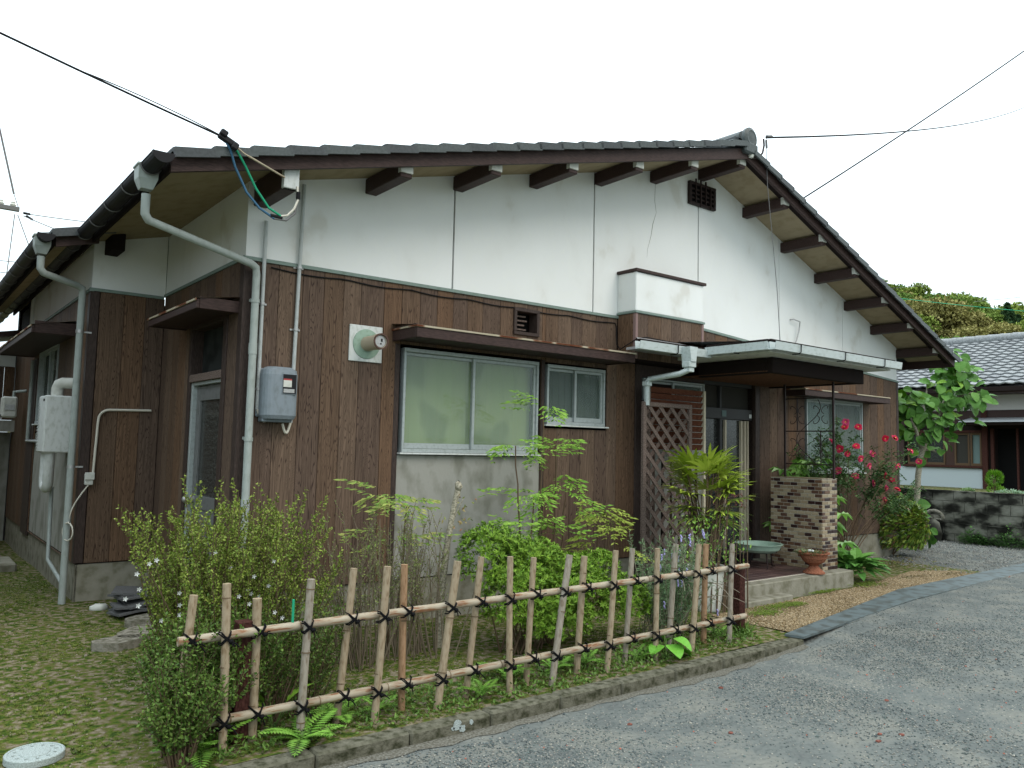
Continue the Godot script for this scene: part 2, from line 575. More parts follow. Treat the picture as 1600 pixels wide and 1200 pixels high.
func window(T: Transform3D, u0: float, u1: float, v0: float, v1: float, behind: Array, label := "", sill := true, split := 0.5, fw := 0.035) -> Node3D:
	# aluminium sliding window in local axes: u right, v up, w out; two sashes on two tracks
	var w := Node3D.new()
	w.name = "window"
	house.add_child(w, true)
	if label != "":
		w.set_meta("label", label)
	X = T
	beg()
	bx(u0, u1, v1 - fw, v1, -0.05, 0.028, 0.003)
	bx(u0, u0 + fw * 0.7, v0 + fw, v1 - fw, -0.05, 0.026, 0.003)
	bx(u1 - fw * 0.7, u1, v0 + fw, v1 - fw, -0.05, 0.026, 0.003)
	bx(u0, u1, v0, v0 + fw, -0.05, 0.03, 0.003)
	fin("frame", M.alu, w)
	if sill:
		beg()
		bx(u0 - 0.035, u1 + 0.035, v0 - 0.018, v0 - 0.002, -0.02, 0.06, 0.003)
		fin("sill", M.white, w)
	var um := lerpf(u0, u1, split)
	var a := u0 + fw * 0.7
	var b := u1 - fw * 0.7
	var k := 0
	for s in [[a, um + 0.018, -0.034], [um - 0.018, b, -0.006]]:
		var z: float = s[2]
		var q0 := v0 + fw + 0.002
		var q1 := v1 - fw - 0.002
		beg()
		var sw := 0.028
		bx(s[0], s[0] + sw, q0, q1, z - 0.012, z + 0.012, 0.002)
		bx(s[1] - sw, s[1], q0, q1, z - 0.012, z + 0.012, 0.002)
		bx(s[0] + sw, s[1] - sw, q1 - sw, q1, z - 0.012, z + 0.012, 0.002)
		bx(s[0] + sw, s[1] - sw, q0, q0 + sw * 1.8, z - 0.012, z + 0.012, 0.002)
		fin("sash", M.alu, w)
		beg()
		bx(s[0] + sw, s[1] - sw, q0 + sw * 1.8, q1 - sw, z - 0.003, z + 0.003)
		fin("pane", M.glass_dim if behind[0] != "curtain" else M.glass, w)
		# cloth or blind behind the pane
		beg()
		var n := 14
		for i in n:
			var c0 := lerpf(s[0], s[1], float(i) / n)
			var c1 := lerpf(s[0], s[1], float(i + 1) / n)
			var d0 := -0.085 + 0.007 * sin(i * 2.1)
			var d1 := -0.085 + 0.007 * sin((i + 1) * 2.1)
			face([Vector3(c0, v0, d0), Vector3(c1, v0, d1), Vector3(c1, v1, d1), Vector3(c0, v1, d0)], Vector3(0, 0, 1))
		fin("curtain", M[behind[k]], w)
		k += 1
	X = Transform3D()
	return w

func canopy(T: Transform3D, u0: float, u1: float, v: float, d: float, th: float, skew := 0.0) -> void:
	# small sheet-metal window hood: brown box with a pale rusty upper edge
	var c := Node3D.new()
	c.name = "window_hood"
	house.add_child(c, true)
	X = T
	beg()
	bx(u0, u1, v, v + th, d - 0.025, d, 0.004)
	bx(u0, u0 + 0.025, v, v + th + skew, 0.017, d - 0.026, 0.003)
	bx(u1 - 0.025, u1, v, v + th + skew, 0.017, d - 0.026, 0.003)
	fin("fascia", M.brown, c)
	beg()
	bx(u0 + 0.026, u1 - 0.026, v + 0.012, v + 0.022, 0.017, d - 0.026)
	fin("underside", M.brown, c)
	beg()
	face([Vector3(u0 - 0.012, v + th + 0.004, d + 0.012), Vector3(u1 + 0.012, v + th + 0.004, d + 0.012), Vector3(u1 + 0.012, v + th + 0.035 + skew, 0.017), Vector3(u0 - 0.012, v + th + 0.035 + skew, 0.017)], UPV)
	bx(u0 - 0.012, u1 + 0.012, v + th - 0.014, v + th + 0.004, d + 0.001, d + 0.012, 0.002)
	bx(u0 - 0.012, u0 - 0.001, v + th - 0.012, v + th + 0.006, 0.017, d + 0.012, 0.002)
	fin("metal_sheet", M.rust, c)
	X = Transform3D()

func plaster_piece(x0: float, x1: float, T: Transform3D, y0a: float, y0b: float, topf: Callable) -> void:
	beg()
	X = T
	var pts := [Vector2(x0, y0a), Vector2(x1, y0b)]
	var n := 8
	for i in n + 1:
		var x := lerpf(x1, x0, float(i) / n)
		pts.append(Vector2(x, topf.call(x)))
	prism(pts, -0.02, 0.012)
	fin("plaster_panel", M.plaster, house)
	X = Transform3D()

func build_house() -> void:
	house = thing("house", "single storey house with white plaster gable over dark brown board siding", "house")
	var G := Transform3D()                                                       # gable wall: u = x
	var S := Transform3D(Basis(Vector3(0, 0, 1), UPV, Vector3(-1, 0, 0)), Vector3.ZERO)   # left side wall: u = z
	var WF := Transform3D(Basis(), Vector3(0, 0, -2.35))                          # front of the wing
	var WS := Transform3D(Basis(Vector3(0, 0, 1), UPV, Vector3(-1, 0, 0)), Vector3(-0.70, 0, 0))
	var gh := [[1.46, 3.17, 0.0, 2.53], [3.22, 4.14, 1.81, 2.51], [2.79, 3.10, 2.77, 3.03], [5.9, 6.95, 0.0, 2.62], [8.15, 9.8, 1.3, 2.44]]
	var sh := [[-1.32, -0.34, 0.42, 2.66]]
	var wh := [[-5.5, -4.0, 1.72, 2.72]]
	# solid wall core behind the cladding
	beg()
	for c in cells(0.0, 10.9, 0.0, 3.12, gh):
		bx(c[0], c[1], c[2], c[3], -0.15, -0.024)
	prism([Vector2(0, 3.12), Vector2(10.9, 3.12), Vector2(10.9, 3.40), Vector2(5.88, 5.22), Vector2(0, 3.73)], -0.15, -0.024)
	bx(10.78, 10.9, 0, 3.4, -8.0, -0.151)
	bx(-0.7, 10.9, 0, 3.9, -8.2, -8.01)
	X = S
	for c in cells(-2.35, -0.151, 0.0, 3.7, sh):
		bx(c[0], c[1], c[2], c[3], -0.15, -0.024)
	X = WS
	for c in cells(-8.0, -2.51, 0.0, 3.5, wh):
		bx(c[0], c[1], c[2], c[3], -0.15, -0.024)
	X = WF
	bx(-0.675, -0.024, 0, 3.6, -0.15, -0.024)
	X = Transform3D()
	fin("wall_core", M.dark, house)
	beg()
	bx(0.2, 10.7, -0.05, 0.02, -8.0, -0.2)
	fin("floor_slab", M.dark, house)
	# foundation
	beg()
	for c in cells(0.0, 10.9, -0.1, SB - 0.012, [[5.9, 6.95, -1, 1]]):
		bx(c[0], c[1], c[2], c[3], -0.023, -0.004, 0.002)
	X = S
	bx(-2.35, 0.0, -0.1, SB - 0.012, -0.023, -0.004, 0.002)
	X = WF
	bx(-0.7, -0.005, -0.1, SB - 0.012, -0.023, -0.004, 0.002)
	X = WS
	bx(-8.0, -2.354, -0.1, SB - 0.012, -0.023, -0.004, 0.002)
	X = Transform3D()
	fin("foundation", M.concrete, house)
	pr("foundation_vent", "cavity", 9.14, 9.28, 0.2, 0.34, -0.004, 0.004, house, 0.001)
	# siding
	var tf := func(x): return trimy(x) - 0.012
	boards(house, G, 0.085, 4.30, SB, tf, gh)
	boards(house, G, 4.30, 4.60, SB, func(_x): return 2.68, gh)
	boards(house, G, 7.06, 10.86, SB, tf, gh)
	boards(house, G, 5.5, 7.05, 2.64, tf, gh, 0.22)
	boards(house, S, -2.345, -0.085, SB, func(_x): return 3.085, sh)
	boards(house, WF, -0.63, -0.02, SB, func(_x): return 3.06, [])
	boards(house, WS, -7.9, -2.43, SB, func(_x): return 3.055, wh + [[-5.55, -3.0, SB + 0.01, 1.66]])
	# corner posts and posts beside openings
	for c in [[-0.02, 0.083, SB, 3.09, -0.083, 0.02], [4.60, 4.71, 0.05, 2.66, -0.02, 0.03], [6.95, 7.05, 0.15, 2.62, -0.2, 0.024], [10.86, 10.93, SB, 2.82, -0.06, 0.022], [-0.722, -0.635, SB, 3.06, -2.43, -2.328], [1.405, 1.458, SB, 2.53, -0.02, 0.022], [3.172, 3.218, SB, 2.53, -0.02, 0.022]]:
		pr("corner_post", "brown_v", c[0], c[1], c[2], c[3], c[4], c[5], house, 0.006)
	# flashing strip between boards and plaster
	beg()
	for s in [[-0.03, 4.30], [5.49, 10.93]]:
		var a: float = s[0]
		var b: float = s[1]
		var ya := trimy(a + 0.001)
		var yb := trimy(b - 0.001)
		prism([Vector2(a, ya - 0.012), Vector2(b, yb - 0.012), Vector2(b, yb + 0.018), Vector2(a, ya + 0.018)], -0.01, 0.032)
	X = S
	bx(-2.335, 0.03, 3.078, 3.108, -0.01, 0.032)
	X = WF
	bx(-0.73, -0.033, 3.056, 3.086, -0.01, 0.032)
	X = WS
	bx(-7.9, -2.32, 3.05, 3.08, -0.01, 0.032)
	X = Transform3D()
	fin("flashing", M.flash, house)
	# plaster panels with open joints
	var js := [0.0, 2.016, 3.91, 5.748, 7.529, 9.208, 10.9]
	for i in js.size() - 1:
		var a: float = js[i] + ((0.010 if i < 4 else 0.005) if i > 0 else -0.012)
		var b: float = js[i + 1] - (0.010 if i < 3 else 0.005)
		plaster_piece(a, b, G, trimy(a + 0.001) + 0.018, trimy(b - 0.001) + 0.018, func(x): return soff(x) + 0.03)
	for q in [[-2.35, -1.752], [-1.744, -0.022]]:
		plaster_piece(q[0], q[1], S, 3.108, 3.108, func(_x): return 3.76)
	plaster_piece(-0.712, -0.02, WF, 3.086, 3.086, func(x): return 3.735 + 0.256 * x + 0.03)
	plaster_piece(-6.35, -2.372, WS, 3.08, 3.08, func(_x): return 3.62)
	pr("plaster_edge", "plaster", -0.74, -0.70, 2.75, 3.6, -6.50, -6.36, house, 0.003)
	beg()
	tube([Vector3(4.93, 4.86, 0.011), Vector3(4.92, 4.62, 0.011), Vector3(4.95, 4.48, 0.011), Vector3(4.89, 4.33, 0.011), Vector3(4.86, 4.18, 0.011), Vector3(4.80, 4.0, 0.011), Vector3(4.79, 3.86, 0.011)], [0.004, 0.004, 0.003, 0.005, 0.004, 0.003, 0.001], 4)
	fin("plaster_crack", M.plaster_grey, house)
	# projecting bay over the entrance
	pr("bay_plaster", "plaster", 4.30, 5.49, 3.165, 3.61, 0.013, 0.30, house, 0.008)
	pr("bay_cap", "brown", 4.28, 5.52, 3.612, 3.645, 0.013, 0.325, house)
	pr("bay_flashing", "flash", 4.285, 5.505, 3.138, 3.163, 0.013, 0.318, house)
	boards(house, Transform3D(Basis(), Vector3(0, 0, 0.282)), 4.335, 5.455, 2.62, func(_x): return 3.136, [], 0.19)
	boards(house, Transform3D(Basis(Vector3(0, 0, 1), UPV, Vector3(-1, 0, 0)), Vector3(4.318, 0, 0)), 0.02, 0.27, 2.62, func(_x): return 3.136, [], 0.25)
	pr("bay_core", "dark", 4.32, 5.47, 2.60, 3.13, 0.013, 0.28, house, 0)
	var pink := sm(C(0.22, 0.15, 0.14), 0.6)
	for xx in [4.295, 5.456]:
		beg()
		bx(xx, xx + 0.04, 2.62, 3.136, 0.262, 0.306, 0.004)
		fin("bay_corner_trim", pink, house)
	# roof: deck, soffits, fascia, barge boards
	beg()
	prism([Vector2(-0.80, soff(-0.80) + 0.03), Vector2(5.876, 5.265), Vector2(11.5, 7.391 - 0.367 * 11.5 + 0.03), Vector2(11.5, 7.391 - 0.367 * 11.5 + 0.09), Vector2(5.85, 5.34), Vector2(-0.80, soff(-0.80) + 0.085)], -8.3, 0.66)
	prism([Vector2(-1.12, soff(-1.12) + 0.03), Vector2(-0.805, soff(-0.805) + 0.03), Vector2(-0.805, soff(-0.805) + 0.085), Vector2(-1.12, soff(-1.12) + 0.085)], -8.3, -1.95)
	var roof := fin("roof", M.tile_b, house)
	for q in [[-0.79, 5.81], [5.815, 11.41]]:
		beg()
		var qa: float = q[0]
		var qb: float = q[1]
		prism([Vector2(qa, barge(qa) + 0.06), Vector2(qb, barge(qb) + 0.06), Vector2(qb, barge(qb) + 0.125), Vector2(qa, barge(qa) + 0.125)], 0.56, 0.668)
		fin("verge_batten", M.dark, house)
	beg()
	prism([Vector2(-0.78, soff(-0.78)), Vector2(5.87, soff(5.87)), Vector2(5.87, soff(5.87) + 0.02), Vector2(-0.78, soff(-0.78) + 0.02)], -0.05, 0.67)
	fin("soffit_panel", M.soffit, house)
	beg()
	prism([Vector2(5.875, soff(5.876)), Vector2(11.45, soff(11.45)), Vector2(11.45, soff(11.45) + 0.02), Vector2(5.875, soff(5.876) + 0.02)], -0.05, 0.67)
	fin("soffit_panel", M.soffit, house)
	beg()
	prism([Vector2(-0.78, soff(-0.78)), Vector2(0.0, soff(0)), Vector2(0.0, soff(0) + 0.02), Vector2(-0.78, soff(-0.78) + 0.02)], -2.5, -0.055)
	fin("soffit_panel", M.soffit, house)
	beg()
	prism([Vector2(-1.10, soff(-1.10)), Vector2(-0.69, soff(-0.69)), Vector2(-0.69, soff(-0.69) + 0.02), Vector2(-1.10, soff(-1.10) + 0.02)], -8.0, -2.0)
	fin("soffit_panel", M.soffit, house)
	for q in [[-0.80, 5.81], [5.815, 11.42]]:
		beg()
		var a: float = q[0]
		var b: float = q[1]
		prism([Vector2(a, barge(a)), Vector2(b, barge(b)), Vector2(b, barge(b) + 0.130), Vector2(a, barge(a) + 0.130)], 0.672, 0.71)
		fin("barge_board", M.brown, house)
	beg()
	prism([Vector2(-1.10, barge(-1.10)), Vector2(-0.74, barge(-0.74)), Vector2(-0.74, barge(-0.74) + 0.14), Vector2(-1.10, barge(-1.10) + 0.14)], -1.985, -1.95)
	fin("barge_board", M.brown, house)
	pr("fascia", "dark", -0.80, -0.775, 3.46, 3.62, -8.0, 0.668, house)
	pr("fascia", "dark", -1.12, -1.095, 3.38, 3.53, -8.0, -1.99, house)
	pr("fascia", "brown", 11.42, 11.45, barge(11.42), barge(11.42) + 0.15, -8.0, 0.668, house)
	# purlins with pale end caps
	for x in [0.09, 1.10, 2.05, 3.01, 3.97, 4.89, 5.80, 6.73, 7.62, 8.48, 9.31, 10.10, 10.94]:
		var big: bool = x < 0.5
		var t := soff(x) - (0.012 if x > 5.5 and x < 6.0 else 0.022)
		var hh := 0.20 if big else 0.135
		beg()
		bx(x - 0.058, x + 0.058, t - hh, t, -0.02, 0.64, 0.006)
		var pl := fin("purlin", M.brown, house)
		beg()
		bx(x - 0.061, x + 0.061, t - hh * (1.0 if big else 0.72), t, 0.60, 0.652, 0.004)
		fin("purlin_cap", M.offwhite if not big else M.white, pl)
	pr("purlin", "dark", -0.62, -0.50, 3.43, 3.60, -2.33, -2.0, house)
	# tiles along the verges
	var vt := tile_mesh(0.31)
	var n1 := 24
	for i in n1:
		var x := -0.80 + 6.50 * i / n1
		verge_tile(vt, x, atan(0.272), 1.0, 0.60, i)
	for i in 21:
		var x := 11.47 - 5.56 * i / 21.0
		verge_tile(vt, x, atan(0.375), -1.0, 0.60, i)
	for i in 2:
		verge_tile(vt, -1.14 + 0.22 * i, atan(0.272), 1.0, -2.06, i)
	# eave tile ends above the gutters
	for i in 14:
		eave_end(-0.84, 3.63, 0.40 - 0.272 * i)
	for i in 16:
		eave_end(-1.16, 3.545, -2.22 - 0.272 * i)
	# ridge
	for i in 12:
		beg()
		var z0 := 0.62 - 0.55 * i
		bx(5.68, 6.02, 5.34, 5.46, z0 - 0.54, z0, 0.01)
		fin("ridge_course", M.tile_b, roof)
		beg()
		tube([Vector3(5.85, 5.46, z0), Vector3(5.85, 5.46, z0 - 0.55)], [0.10, 0.112], 12)
		fin("ridge_tile", M.tile, roof)
	beg()
	X = Transform3D(Basis(Vector3.RIGHT, deg_to_rad(90)), Vector3(5.83, 5.43, 0.70))
	lathe(Vector3.ZERO, [Vector2(0.0, -0.02), Vector2(0.10, -0.02), Vector2(0.13, 0.0), Vector2(0.13, 0.04), Vector2(0.09, 0.06), Vector2(0.07, 0.055), Vector2(0.0, 0.06)], 18)
	X = Transform3D()
	bx(5.69, 5.95, 5.22, 5.36, 0.69, 0.77, 0.02)
	fin("ridge_end_tile", M.tile, roof)
	# gutters with end caps, hangers, rain heads and pipes
	half_gutter(Vector3(-0.875, 3.535, 0.80), 10.2)
	half_gutter(Vector3(-1.19, 3.455, -1.88), 6.0)
	rain_head(Vector3(-0.885, 3.47, 0.40))
	rain_head(Vector3(-1.20, 3.39, -2.05))
	beg()
	tube([Vector3(-0.88, 3.34, 0.40), Vector3(-0.88, 3.20, 0.40), Vector3(-0.85, 3.16, 0.385), Vector3(0.0, 3.03, 0.11), Vector3(0.05, 3.01, 0.085), Vector3(0.058, 2.95, 0.085), Vector3(0.055, 0.0, 0.085)], 0.031, 12)
	var dp := fin("downpipe", M.pipe, house)
	for y in [2.30, 1.05]:
		beg()
		tube([Vector3(0.0565, y, 0.085), Vector3(0.0565, y + 0.09, 0.085)], 0.0345, 12)
		fin("coupling", M.pipe, dp)
	for y in [2.72, 1.60, 0.55]:
		beg()
		tube([Vector3(0.057, y, 0.085), Vector3(0.057, y + 0.03, 0.085)], 0.0355, 12)
		bx(0.03, 0.075, y + 0.012, y + 0.035, 0.018, 0.05)
		fin("bracket", M.pipe, dp)
	beg()
	tube([Vector3(-1.20, 3.27, -2.05), Vector3(-1.20, 3.16, -2.05), Vector3(-1.17, 3.12, -2.06), Vector3(-0.85, 3.08, -2.28), Vector3(-0.80, 3.06, -2.31), Vector3(-0.795, 3.0, -2.315), Vector3(-0.80, -0.02, -2.30)], 0.033, 12)
	dp = fin("downpipe", M.pipe, house)
	for y in [2.62, 1.30]:
		beg()
		tube([Vector3(-0.797, y, -2.31), Vector3(-0.797, y + 0.03, -2.31)], 0.038, 12)
		bx(-0.80, -0.69, y + 0.006, y + 0.022, -2.335, -2.32)
		fin("bracket", M.steel, dp)
	# windows on the gable
	window(G, 1.50, 3.13, 1.53, 2.50, ["curtain", "curtain"], "wide aluminium window with pale green curtain")
	pr("under_window_panel", "plaster_grey", 1.458, 3.172, SB, 1.505, -0.02, 0.006, house, 0.002)
	window(G, 3.25, 4.11, 1.85, 2.49, ["curtain_grey", "curtain_grey"], "small aluminium window with dark grey panes")
	window(G, 8.19, 9.76, 1.33, 2.42, ["curtain_blue", "curtain_mesh"], "window with pale curtain and insect screen")
	canopy(G, 1.37, 4.14, 2.545, 0.45, 0.105, 0.02)
	canopy(G, 7.62, 9.98, 2.40, 0.35, 0.095, 0.02)
	# square vent above the hood
	var ve := Node3D.new()
	ve.name = "wall_vent"
	house.add_child(ve, true)
	beg()
	for c in [[2.775, 3.115, 3.005, 3.04], [2.775, 3.115, 2.76, 2.795], [2.775, 2.81, 2.795, 3.005], [3.08, 3.115, 2.795, 3.005]]:
		bx(c[0], c[1], c[2], c[3], -0.1, 0.04, 0.003)
	fin("frame", M.brown_v, ve)
	for i in 4:
		beg()
		bx(2.81, 2.97 + R(-0.03, 0.04), 2.82 + i * 0.046, 2.835 + i * 0.046, -0.06, -0.03)
		fin("slat", M.lattice, ve)
	beg()
	bx(2.81, 3.08, 2.795, 3.005, -0.14, -0.12)
	fin("back", M.cavity, ve)
	# barred gable vent
	ve = Node3D.new()
	ve.name = "gable_vent"
	house.add_child(ve, true)
	beg()
	bx(5.545, 6.035, 4.735, 4.99, 0.013, 0.028)
	fin("back", M.cavity, ve)
	beg()
	bx(5.53, 6.05, 4.975, 5.01, 0.013, 0.06, 0.004)
	bx(5.53, 6.05, 4.715, 4.75, 0.013, 0.06, 0.004)
	bx(5.53, 5.565, 4.75, 4.975, 0.013, 0.06, 0.004)
	bx(6.015, 6.05, 4.75, 4.975, 0.013, 0.06, 0.004)
	fin("frame", M.iron, ve)
	for i in 3:
		beg()
		bx(5.565, 6.015, 4.79 + i * 0.058, 4.812 + i * 0.058, 0.03, 0.05)
		fin("slat", M.iron, ve)
	for i in 4:
		beg()
		bx(5.63 + i * 0.098, 5.65 + i * 0.098, 4.70 if i % 2 else 4.74, 5.05 if i < 3 else 5.0, 0.052, 0.068)
		fin("bar", M.iron, ve)
	# back door on the left side
	var d := Node3D.new()
	d.name = "back_door"
	house.add_child(d, true)
	X = S
	beg()
	bx(-1.35, -1.28, 0.42, 2.70, -0.12, 0.03, 0.004)
	bx(-0.40, -0.31, 0.42, 2.70, -0.12, 0.03, 0.004)
	bx(-1.28, -0.40, 2.62, 2.70, -0.12, 0.03, 0.004)
	fin("outer_frame", M.brown_v, d)
	beg()
	bx(-1.28, -0.40, 2.13, 2.20, -0.12, 0.035, 0.004)
	fin("transom_bar", M.lattice, d)
	beg()
	bx(-1.28, -0.40, 2.20, 2.62, -0.09, -0.08)
	fin("transom_pane", M.curtain_grey, d)
	beg()
	bx(-1.28, -1.235, 0.45, 2.13, -0.1, 0.01, 0.003)
	bx(-0.445, -0.40, 0.45, 2.13, -0.1, 0.01, 0.003)
	bx(-1.235, -0.445, 2.10, 2.13, -0.1, 0.01, 0.003)
	fin("door_frame", M.alu, d)
	beg()
	bx(-1.23, -1.13, 0.45, 2.095, -0.07, -0.03, 0.003)
	bx(-0.53, -0.45, 0.45, 2.095, -0.07, -0.03, 0.003)
	bx(-1.13, -0.53, 1.96, 2.095, -0.07, -0.03, 0.003)
	bx(-1.13, -0.53, 0.98, 1.10, -0.07, -0.03, 0.003)
	bx(-1.13, -0.53, 0.45, 0.98, -0.062, -0.04, 0.003)
	fin("door_leaf", M.door_grey, d)
	beg()
	bx(-1.13, -0.53, 1.10, 1.96, -0.055, -0.048)
	fin("pane", M.door_glass, d)
	beg()
	tube([Vector3(-1.18, 1.06, -0.03), Vector3(-1.18, 1.06, 0.03)], 0.03, 12)
	ball(Vector3(-1.18, 1.06, 0.045), Vector3(0.032, 0.032, 0.025))
	fin("knob", M.steel, d)
	X = Transform3D()
	canopy(S, -1.53, -0.06, 2.645, 0.36, 0.075, 0.02)
	# window and hood on the wing
	window(WS, -5.46, -4.04, 1.76, 2.70, ["curtain_grey", "curtain_blue"])
	canopy(WS, -6.0, -2.95, 2.66, 0.43, 0.075, 0.05)
	X = WS
	beg()
	bx(-5.5, -3.05, SB + 0.02, 1.64, -0.02, 0.006, 0.002)
	fin("under_window_panel", M.plaster_grey, house)
	beg()
	bx(-6.1, -5.56, SB - 0.05, 2.62, 0.0, 0.03, 0.004)
	fin("corner_post", M.brown_v, house)
	X = Transform3D()
	# rear extension seen past the wing
	boards(house, Transform3D(Basis(), Vector3(0, 0, -8.0)), -1.6, -0.72, 1.84, func(_x): return 2.66, [], 0.16)
	pr("ledge", "plaster_grey", -1.7, -0.60, 1.66, 1.83, -8.0, -7.6, house)
	pr("rear_wall", "plaster_grey", -1.8, -0.72, -0.1, 1.655, -8.2, -8.0, house)
	pr("rear_wall", "plaster", -1.8, -0.72, 2.66, 2.9, -8.2, -8.0, house)
	beg()
	prism([Vector2(-2.0, 2.84), Vector2(-0.6, 3.12), Vector2(-0.6, 3.2), Vector2(-2.0, 2.92)], -8.2, -7.3)
	fin("rear_roof", M.brown, house)
	# entrance recess
	pr("recess_wall", "plaster_grey", 4.72, 5.885, 0.1, 2.18, -0.02, 0.006, house, 0.002)
	pr("recess_wall", "brown_v", 4.72, 5.885, 2.46, 2.63, -0.02, 0.012, house, 0.002)
	window(G, 4.74, 5.87, 2.19, 2.45, ["curtain_grey", "curtain_grey"], "", false, 0.5, 0.02)
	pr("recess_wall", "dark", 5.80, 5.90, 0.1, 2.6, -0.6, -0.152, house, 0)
	var ed := Node3D.new()
	ed.name = "entrance_door"
	house.add_child(ed, true)
	beg()
	bx(5.9, 6.95, 2.03, 2.17, -0.14, -0.03, 0.004)
	bx(5.9, 6.95, 2.46, 2.64, -0.14, -0.03, 0.004)
	bx(6.28, 6.33, 0.2, 2.03, -0.14, -0.05, 0.004)
	bx(6.28, 6.32, 2.17, 2.46, -0.14, -0.05, 0.004)
	bx(5.9, 6.95, 0.14, 0.24, -0.14, -0.02, 0.004)
	fin("door_frame", M.door_dark, ed)
	for c in [[5.9, 6.28], [6.33, 6.95]]:
		beg()
		bx(c[0], c[1], 0.24, 2.03, -0.11, -0.10)
		fin("pane", M.door_glass, ed)
		beg()
		bx(c[0], c[1], 2.17, 2.46, -0.11, -0.10)
		fin("transom_pane", M.curtain_mesh, ed)
	for x in [5.99, 6.42, 6.765, 6.84, 6.905]:
		beg()
		bx(x - 0.014, x + 0.014, 0.24, 2.02, -0.098, -0.06, 0.003)
		fin("cream_bar", M.cream, ed)
	pr("notice", "curtain_blue", 6.29, 6.38, 2.06, 2.14, -0.029, -0.024, ed, 0)
	pr("notice", "white", 6.88, 6.93, 2.06, 2.11, -0.029, -0.024, ed, 0)

func tile_mesh(ln: float) -> Mesh:
	beg()
	# local: x along the slope upward, y out of the roof, z across (outer edge at +z)
	prism([Vector2(0, 0.018), Vector2(ln, 0.0), Vector2(ln, 0.020), Vector2(0.012, 0.045), Vector2(0, 0.040)], 0.0, 0.155)
	prism([Vector2(0, -0.030), Vector2(ln, -0.042), Vector2(ln, 0.018), Vector2(0.012, 0.041), Vector2(0, 0.035)], 0.1552, 0.178)
	return st.commit()

func verge_tile(mesh: Mesh, x: float, sl: float, dirx: float, z: float, i: int) -> void:
	var y := barge(x) + 0.118
	var m := MeshInstance3D.new()
	m.mesh = mesh
	m.material_override = M.tile if i % 3 else M.tile_b
	m.name = "verge_tile"
	var ax := Vector3(cos(sl) * dirx, sin(sl), 0)
	var az := Vector3(0, 0, 1)
	var ay := Vector3(-sin(sl) * dirx, cos(sl), 0)
	m.transform = Transform3D(Basis(ax, ay, az) if dirx > 0 else Basis(ax, ay, az), Vector3(x, y, z))
	house.add_child(m, true)

func eave_end(x: float, y: float, z: float) -> void:
	beg()
	tube([Vector3(x - 0.03, y - 0.045, z), Vector3(x + 0.3, y + 0.035, z)], 0.034, 10)
	fin("eave_tile", M.tile, house)

func half_gutter(p: Vector3, ln: float) -> void:
	var g := Node3D.new()
	g.name = "gutter"
	house.add_child(g, true)
	beg()
	var n := 10
	for rr in [0.066, 0.061]:
		for i in n:
			var a0 := PI + PI * i / n
			var a1 := PI + PI * (i + 1) / n
			var o := Vector3(cos((a0 + a1) / 2), sin((a0 + a1) / 2), 0)
			face([p + Vector3(cos(a0), sin(a0), 0) * rr, p + Vector3(cos(a1), sin(a1), 0) * rr, p + Vector3(cos(a1) * rr, sin(a1) * rr, -ln), p + Vector3(cos(a0) * rr, sin(a0) * rr, -ln)], o if rr > 0.063 else -o)
	tube([p + Vector3(-0.064, 0, 0), p + Vector3(-0.064, 0, -ln)], 0.006, 6)
	fin("channel", M.black, g)
	beg()
	var pts := []
	for i in n + 1:
		var a := PI + PI * i / n
		pts.append(Vector2(p.x + cos(a) * 0.072, p.y + sin(a) * 0.072))
	prism(pts, p.z - 0.02, p.z + 0.012)
	fin("end_cap", M.black, g)
	var k := int(ln / 0.6)
	for i in k:
		var z := p.z - 0.32 - i * 0.6
		beg()
		var arc := []
		for j in 9:
			var a := PI + PI * j / 8.0
			arc.append(Vector3(p.x + cos(a) * 0.07, p.y + sin(a) * 0.07, z))
		arc.append(Vector3(p.x + 0.10, p.y + 0.03, z))
		tube(arc, 0.006, 5)
		fin("hanger", M.cable_grey, g)

func rain_head(p: Vector3) -> void:
	beg()
	var t := 0.070
	var b := 0.040
	var q := []
	for yy in [[0.07, t], [-0.03, t * 0.92], [-0.10, b]]:
		q.append([Vector3(p.x - yy[1], p.y + yy[0], p.z - yy[1]), Vector3(p.x + yy[1], p.y + yy[0], p.z - yy[1]), Vector3(p.x + yy[1], p.y + yy[0], p.z + yy[1]), Vector3(p.x - yy[1], p.y + yy[0], p.z + yy[1])])
	for j in 2:
		for i in 4:
			var k := (i + 1) % 4
			var mid: Vector3 = (q[j][i] + q[j][k]) * 0.5 - p
			face([q[j][i], q[j][k], q[j + 1][k], q[j + 1][i]], Vector3(mid.x, 0, mid.z))
	face(q[2], -UPV)
	face([q[1][0], q[1][1], q[1][2], q[1][3]], UPV)
	box(p + Vector3(0, 0.065, 0), Vector3(0.155, 0.018, 0.155), 0.004)
	fin("rain_head", M.pipe, house)

